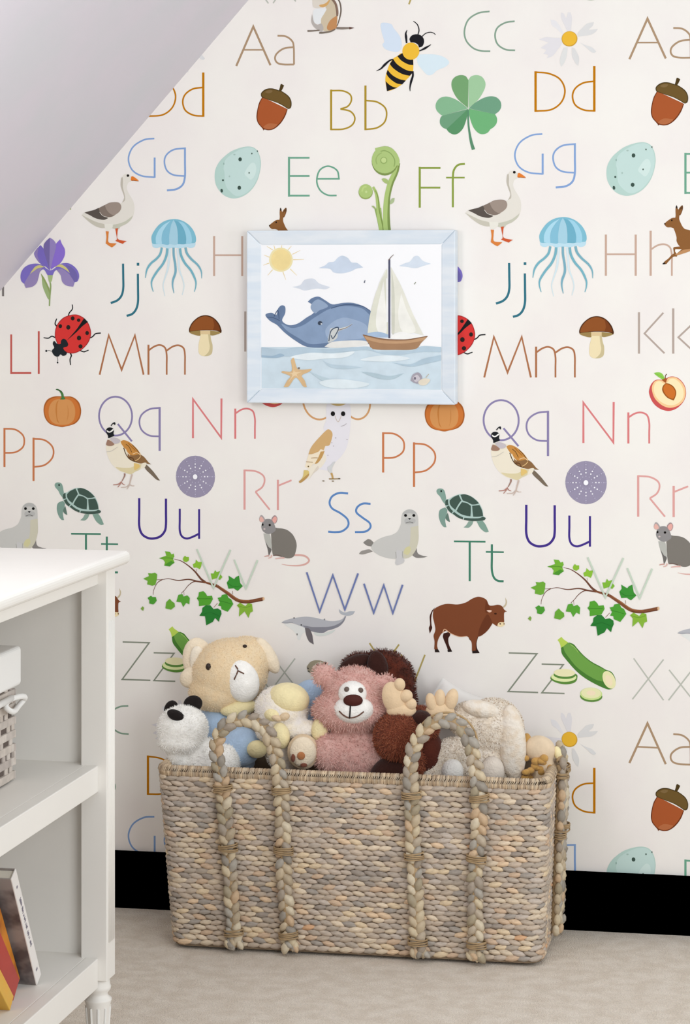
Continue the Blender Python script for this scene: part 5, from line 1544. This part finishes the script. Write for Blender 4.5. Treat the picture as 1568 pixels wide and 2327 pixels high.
for px_, py_ in ((-PW, 0.0), (-PW, y_near), (-DEP, 0.0), (-DEP, y_near)):
    o = MB().box(px_, px_ + PW, py_, py_ + 0.045, 0.143, ZT0).build('post', m_white, bc, bevel=0.0015)
    V, F = lathe(prof)
    leg = obj('leg', mesh_of('leg', V, F, m_white, smooth=True), bc, (px_ + PW / 2, py_ + 0.0225, 0))
    mbf = MB()
    for k in range(10):
        a = 2 * math.pi * k / 10
        for s_ in (1,):
            v_, f_ = tube([(0.0138 * math.cos(a), 0.0138 * math.sin(a), 0.012), (0.0203 * math.cos(a), 0.0203 * math.sin(a), 0.096)], 0.0022, 5)
            mbf.add(v_, f_)
    mbf.build('reeding', m_white, leg, smooth=True)
    if px_ > -0.1:
        mbf = MB()
        for k in range(4):
            yy = py_ + 0.0105 + k * 0.008
            v_, f_ = tube([(px_ + PW - 0.0006, yy, 0.205), (px_ + PW - 0.0006, yy, 0.73)], 0.003, 8)
            mbf.add(v_, f_)
        mbf.build('reeding', m_white, o, smooth=True)
def rail(x0, x1, y0, y1, z0, z1, nm='rail'):
    return MB().box(x0, x1, y0, y1, z0, z1).build(nm, m_white, bc, bevel=0.0015)
yl0, yl1 = y_near + 0.045, 0.0
for z0, z1 in ((0.791, ZT0), (0.4522, 0.4953), (0.132, 0.1805)):
    rail(-0.037, -0.015, yl0, yl1, z0, z1, 'front_rail')
    rail(-DEP + 0.005, -DEP + 0.025, yl0, yl1, z0, z1, 'back_rail')
for zt in (0.4950, 0.1800):
    rail(-DEP + 0.02, -0.0372, y_near + 0.02, 0.028, zt - 0.018, zt, 'shelf')
rail(-DEP + PW, -PW, 0.024, 0.036, 0.132, ZT0, 'end_panel')
rail(-DEP + PW, -PW, y_near + 0.009, y_near + 0.021, 0.132, ZT0, 'end_panel')
rail(-DEP + 0.006, -DEP + 0.016, y_near + 0.02, 0.03, 0.132, ZT0, 'back_panel')
rail(-DEP + PW, -PW, 0.024, 0.040, 0.132, 0.1805, 'end_rail')

# wicker box with white liner on the middle shelf
m_wick = material('grey_wicker', attr=True, rough=0.7, spec=0.2, vary=0.15, vary_scale=60)
m_liner = material('white_cotton_liner', '#efedea', 0.9, 0.1, bump=0.25, bump_scale=60)
m_wdark = material('wicker_shadow_core', '#6b605a', 0.9, 0.1)
Mb = Matrix.Translation(BC) @ Matrix.Rotation(BR, 4, 'Z')
wb = tag(empty('wicker_box', Mb @ Vector((-0.235, -0.285, 0.4953)), BR), 'small grey wicker box with white cloth liner on the middle shelf of the bookcase', 'basket')
wx, wy, wh = 0.128, 0.150, 0.185
MB().box(-wx + .004, wx - .006, -wy + .004, wy - .006, 0.002, wh).build('wicker_core', m_wdark, wb)
WG = [lin(c) for c in ('#c4bab2', '#d0c6bd', '#b8ada6', '#cbc0b6')]
mbw = MB()
nr = 8; pit = (wh - 0.012) / nr
def wbox(side, u0, u1, z0, z1, pr, c):
    if side == 0: mbw.box(wx - 0.007, wx - 0.002 + pr, u0, u1, z0, z1, c)
    elif side == 1: mbw.box(u0, u1, wy - 0.007, wy - 0.002 + pr, z0, z1, c)
    else: mbw.box(u0, u1, -wy + 0.002 - pr, -wy + 0.007, z0, z1, c)
for r in range(nr):
    z = 0.003 + r * pit
    for side in range(3):
        hl = wy if side == 0 else wx
        u = -hl
        while u < hl - 0.002:       # horizontal willow bands in short lengths
            u1 = min(hl, u + random.uniform(0.03, 0.06))
            wbox(side, u, u1, z, z + pit * 0.58, random.uniform(0.0, 0.0015), random.choice(WG)); u = u1
        n_ = int(2 * hl / 0.021)
        for k in range(n_):         # upright stakes showing between the bands
            if (k + r) % 3 == 2: continue
            u = -hl + (k + 0.5 * (r % 2)) * 2 * hl / n_
            wbox(side, u, min(hl, u + 0.0125), z + pit * 0.5, z + pit * 1.05, -0.001, random.choice(WG))
tag(mbw.build('wicker_weave', m_wick, wb, bevel=0.0014), kind='stuff')
MB().box(-wx - 0.004, wx + 0.007, -wy - 0.004, wy + 0.006, 0.150, 0.213).build('liner_cuff', m_liner, wb, bevel=0.007, seg=4)
# bow tied round the liner
def loop_path(cx, cz, a, bq, ph0, ph1, n=18, y=0.0):
    return [(wx + 0.009 + 0.004 * math.sin(q * 2), cx + a * math.cos(q), cz + bq * math.sin(q)) for q in [ph0 + (ph1 - ph0) * i / n for i in range(n + 1)]]
mbw = MB()
v_, f_ = tube([(wx + 0.004, -wy + 0.01, 0.132), (wx + 0.006, 0.0, 0.134), (wx + 0.006, wy * 0.75, 0.136)], 0.0055, 8); mbw.add(v_, f_)
v_, f_ = tube(loop_path(wy * 0.80, 0.126, 0.040, 0.010, 0, 2 * math.pi), 0.0046, 8); mbw.add(v_, f_)
mbw.build('bow', m_liner, wb, smooth=True)

# leaning books on the bottom shelf
def book(xs, yb, lean, length, thick, depth, spine_m, cover_m, label, name='picture_book'):
    root = empty(name, Mb @ Vector((xs, yb, 0.1805)), BR)
    tag(root, label, 'book', 'books leaning on the bottom shelf')
    R = Matrix.Rotation(lean, 4, 'X')
    def put(nm, x0, x1, y0, y1, z0, z1, mat, bv=0.0012):
        o = MB().box(x0, x1, y0, y1, z0, z1).build(nm, mat, root, bevel=bv)
        o.data.transform(R); return o
    # pivots on its near bottom edge
    put('spine', -0.003, 0.0, 0.0, thick, 0, length, spine_m)
    put('cover', -depth, -0.002, 0.0, 0.0022, 0, length, cover_m, 0.0005)
    put('cover', -depth, -0.002, thick - 0.0022, thick, 0, length, cover_m, 0.0005)
    put('pages', -depth + 0.003, -0.003, 0.0024, thick - 0.0024, 0.003, length - 0.003, m_pages, 0.0003)
    return root, R
m_pages = material('paper_pages', '#e5dfd2', 0.9, 0.1)
def cover(nm, h, h2=None, sc=18): return material(nm, h, 0.4, 0.4, hex2=h2, vary_scale=sc)
c_white = cover('white_book_spine', '#ebe6e2'); c_grey = cover('dark_photo_cover', '#5d5455', '#a59c98', 22)
c_or = cover('orange_book_cover', '#d98a2a', '#8a3d22', 14); c_red = cover('red_book_cover', '#b2362b', '#9c2c26', 10); c_yel = cover('yellow_book_cover', '#e0a93c', '#d8b04a', 20)
rt, R = book(-0.062, -0.165, math.radians(31), 0.227, 0.023, 0.17, c_white, c_grey, 'white spined book leaning at the right of the row on the bottom shelf')
m_ink = material('grey_ink', '#8a8490', 0.7, 0.1)
mbk = MB(); zc = 0.075
for w in (6, 9, 7, 8, 6, 9):
    for q in range(w):
        if random.random() < 0.85:
            mbk.box(0.0002, 0.0005, 0.008 + random.uniform(0, 0.002), 0.0145 + random.uniform(-0.002, 0.001), zc, zc + 0.0011)
        zc += 0.0019
    zc += 0.0035
mbk.box(0.0002, 0.0005, 0.008, 0.014, 0.022, 0.026).box(0.0002, 0.0005, 0.009, 0.013, 0.198, 0.202)
ti = tag(mbk.build('spine_lettering', m_ink, rt), kind='stuff'); ti.data.transform(R)
book(-0.085, -0.199, math.radians(34), 0.205, 0.024, 0.16, c_or, c_or, 'orange and brown picture book leaning against the white spined book')
book(-0.070, -0.252, math.radians(42), 0.165, 0.038, 0.16, c_red, c_red, 'thick red book leaning in the row on the bottom shelf')
book(-0.058, -0.300, math.radians(46), 0.110, 0.024, 0.15, c_yel, c_yel, 'yellow book nearest the front of the leaning row')
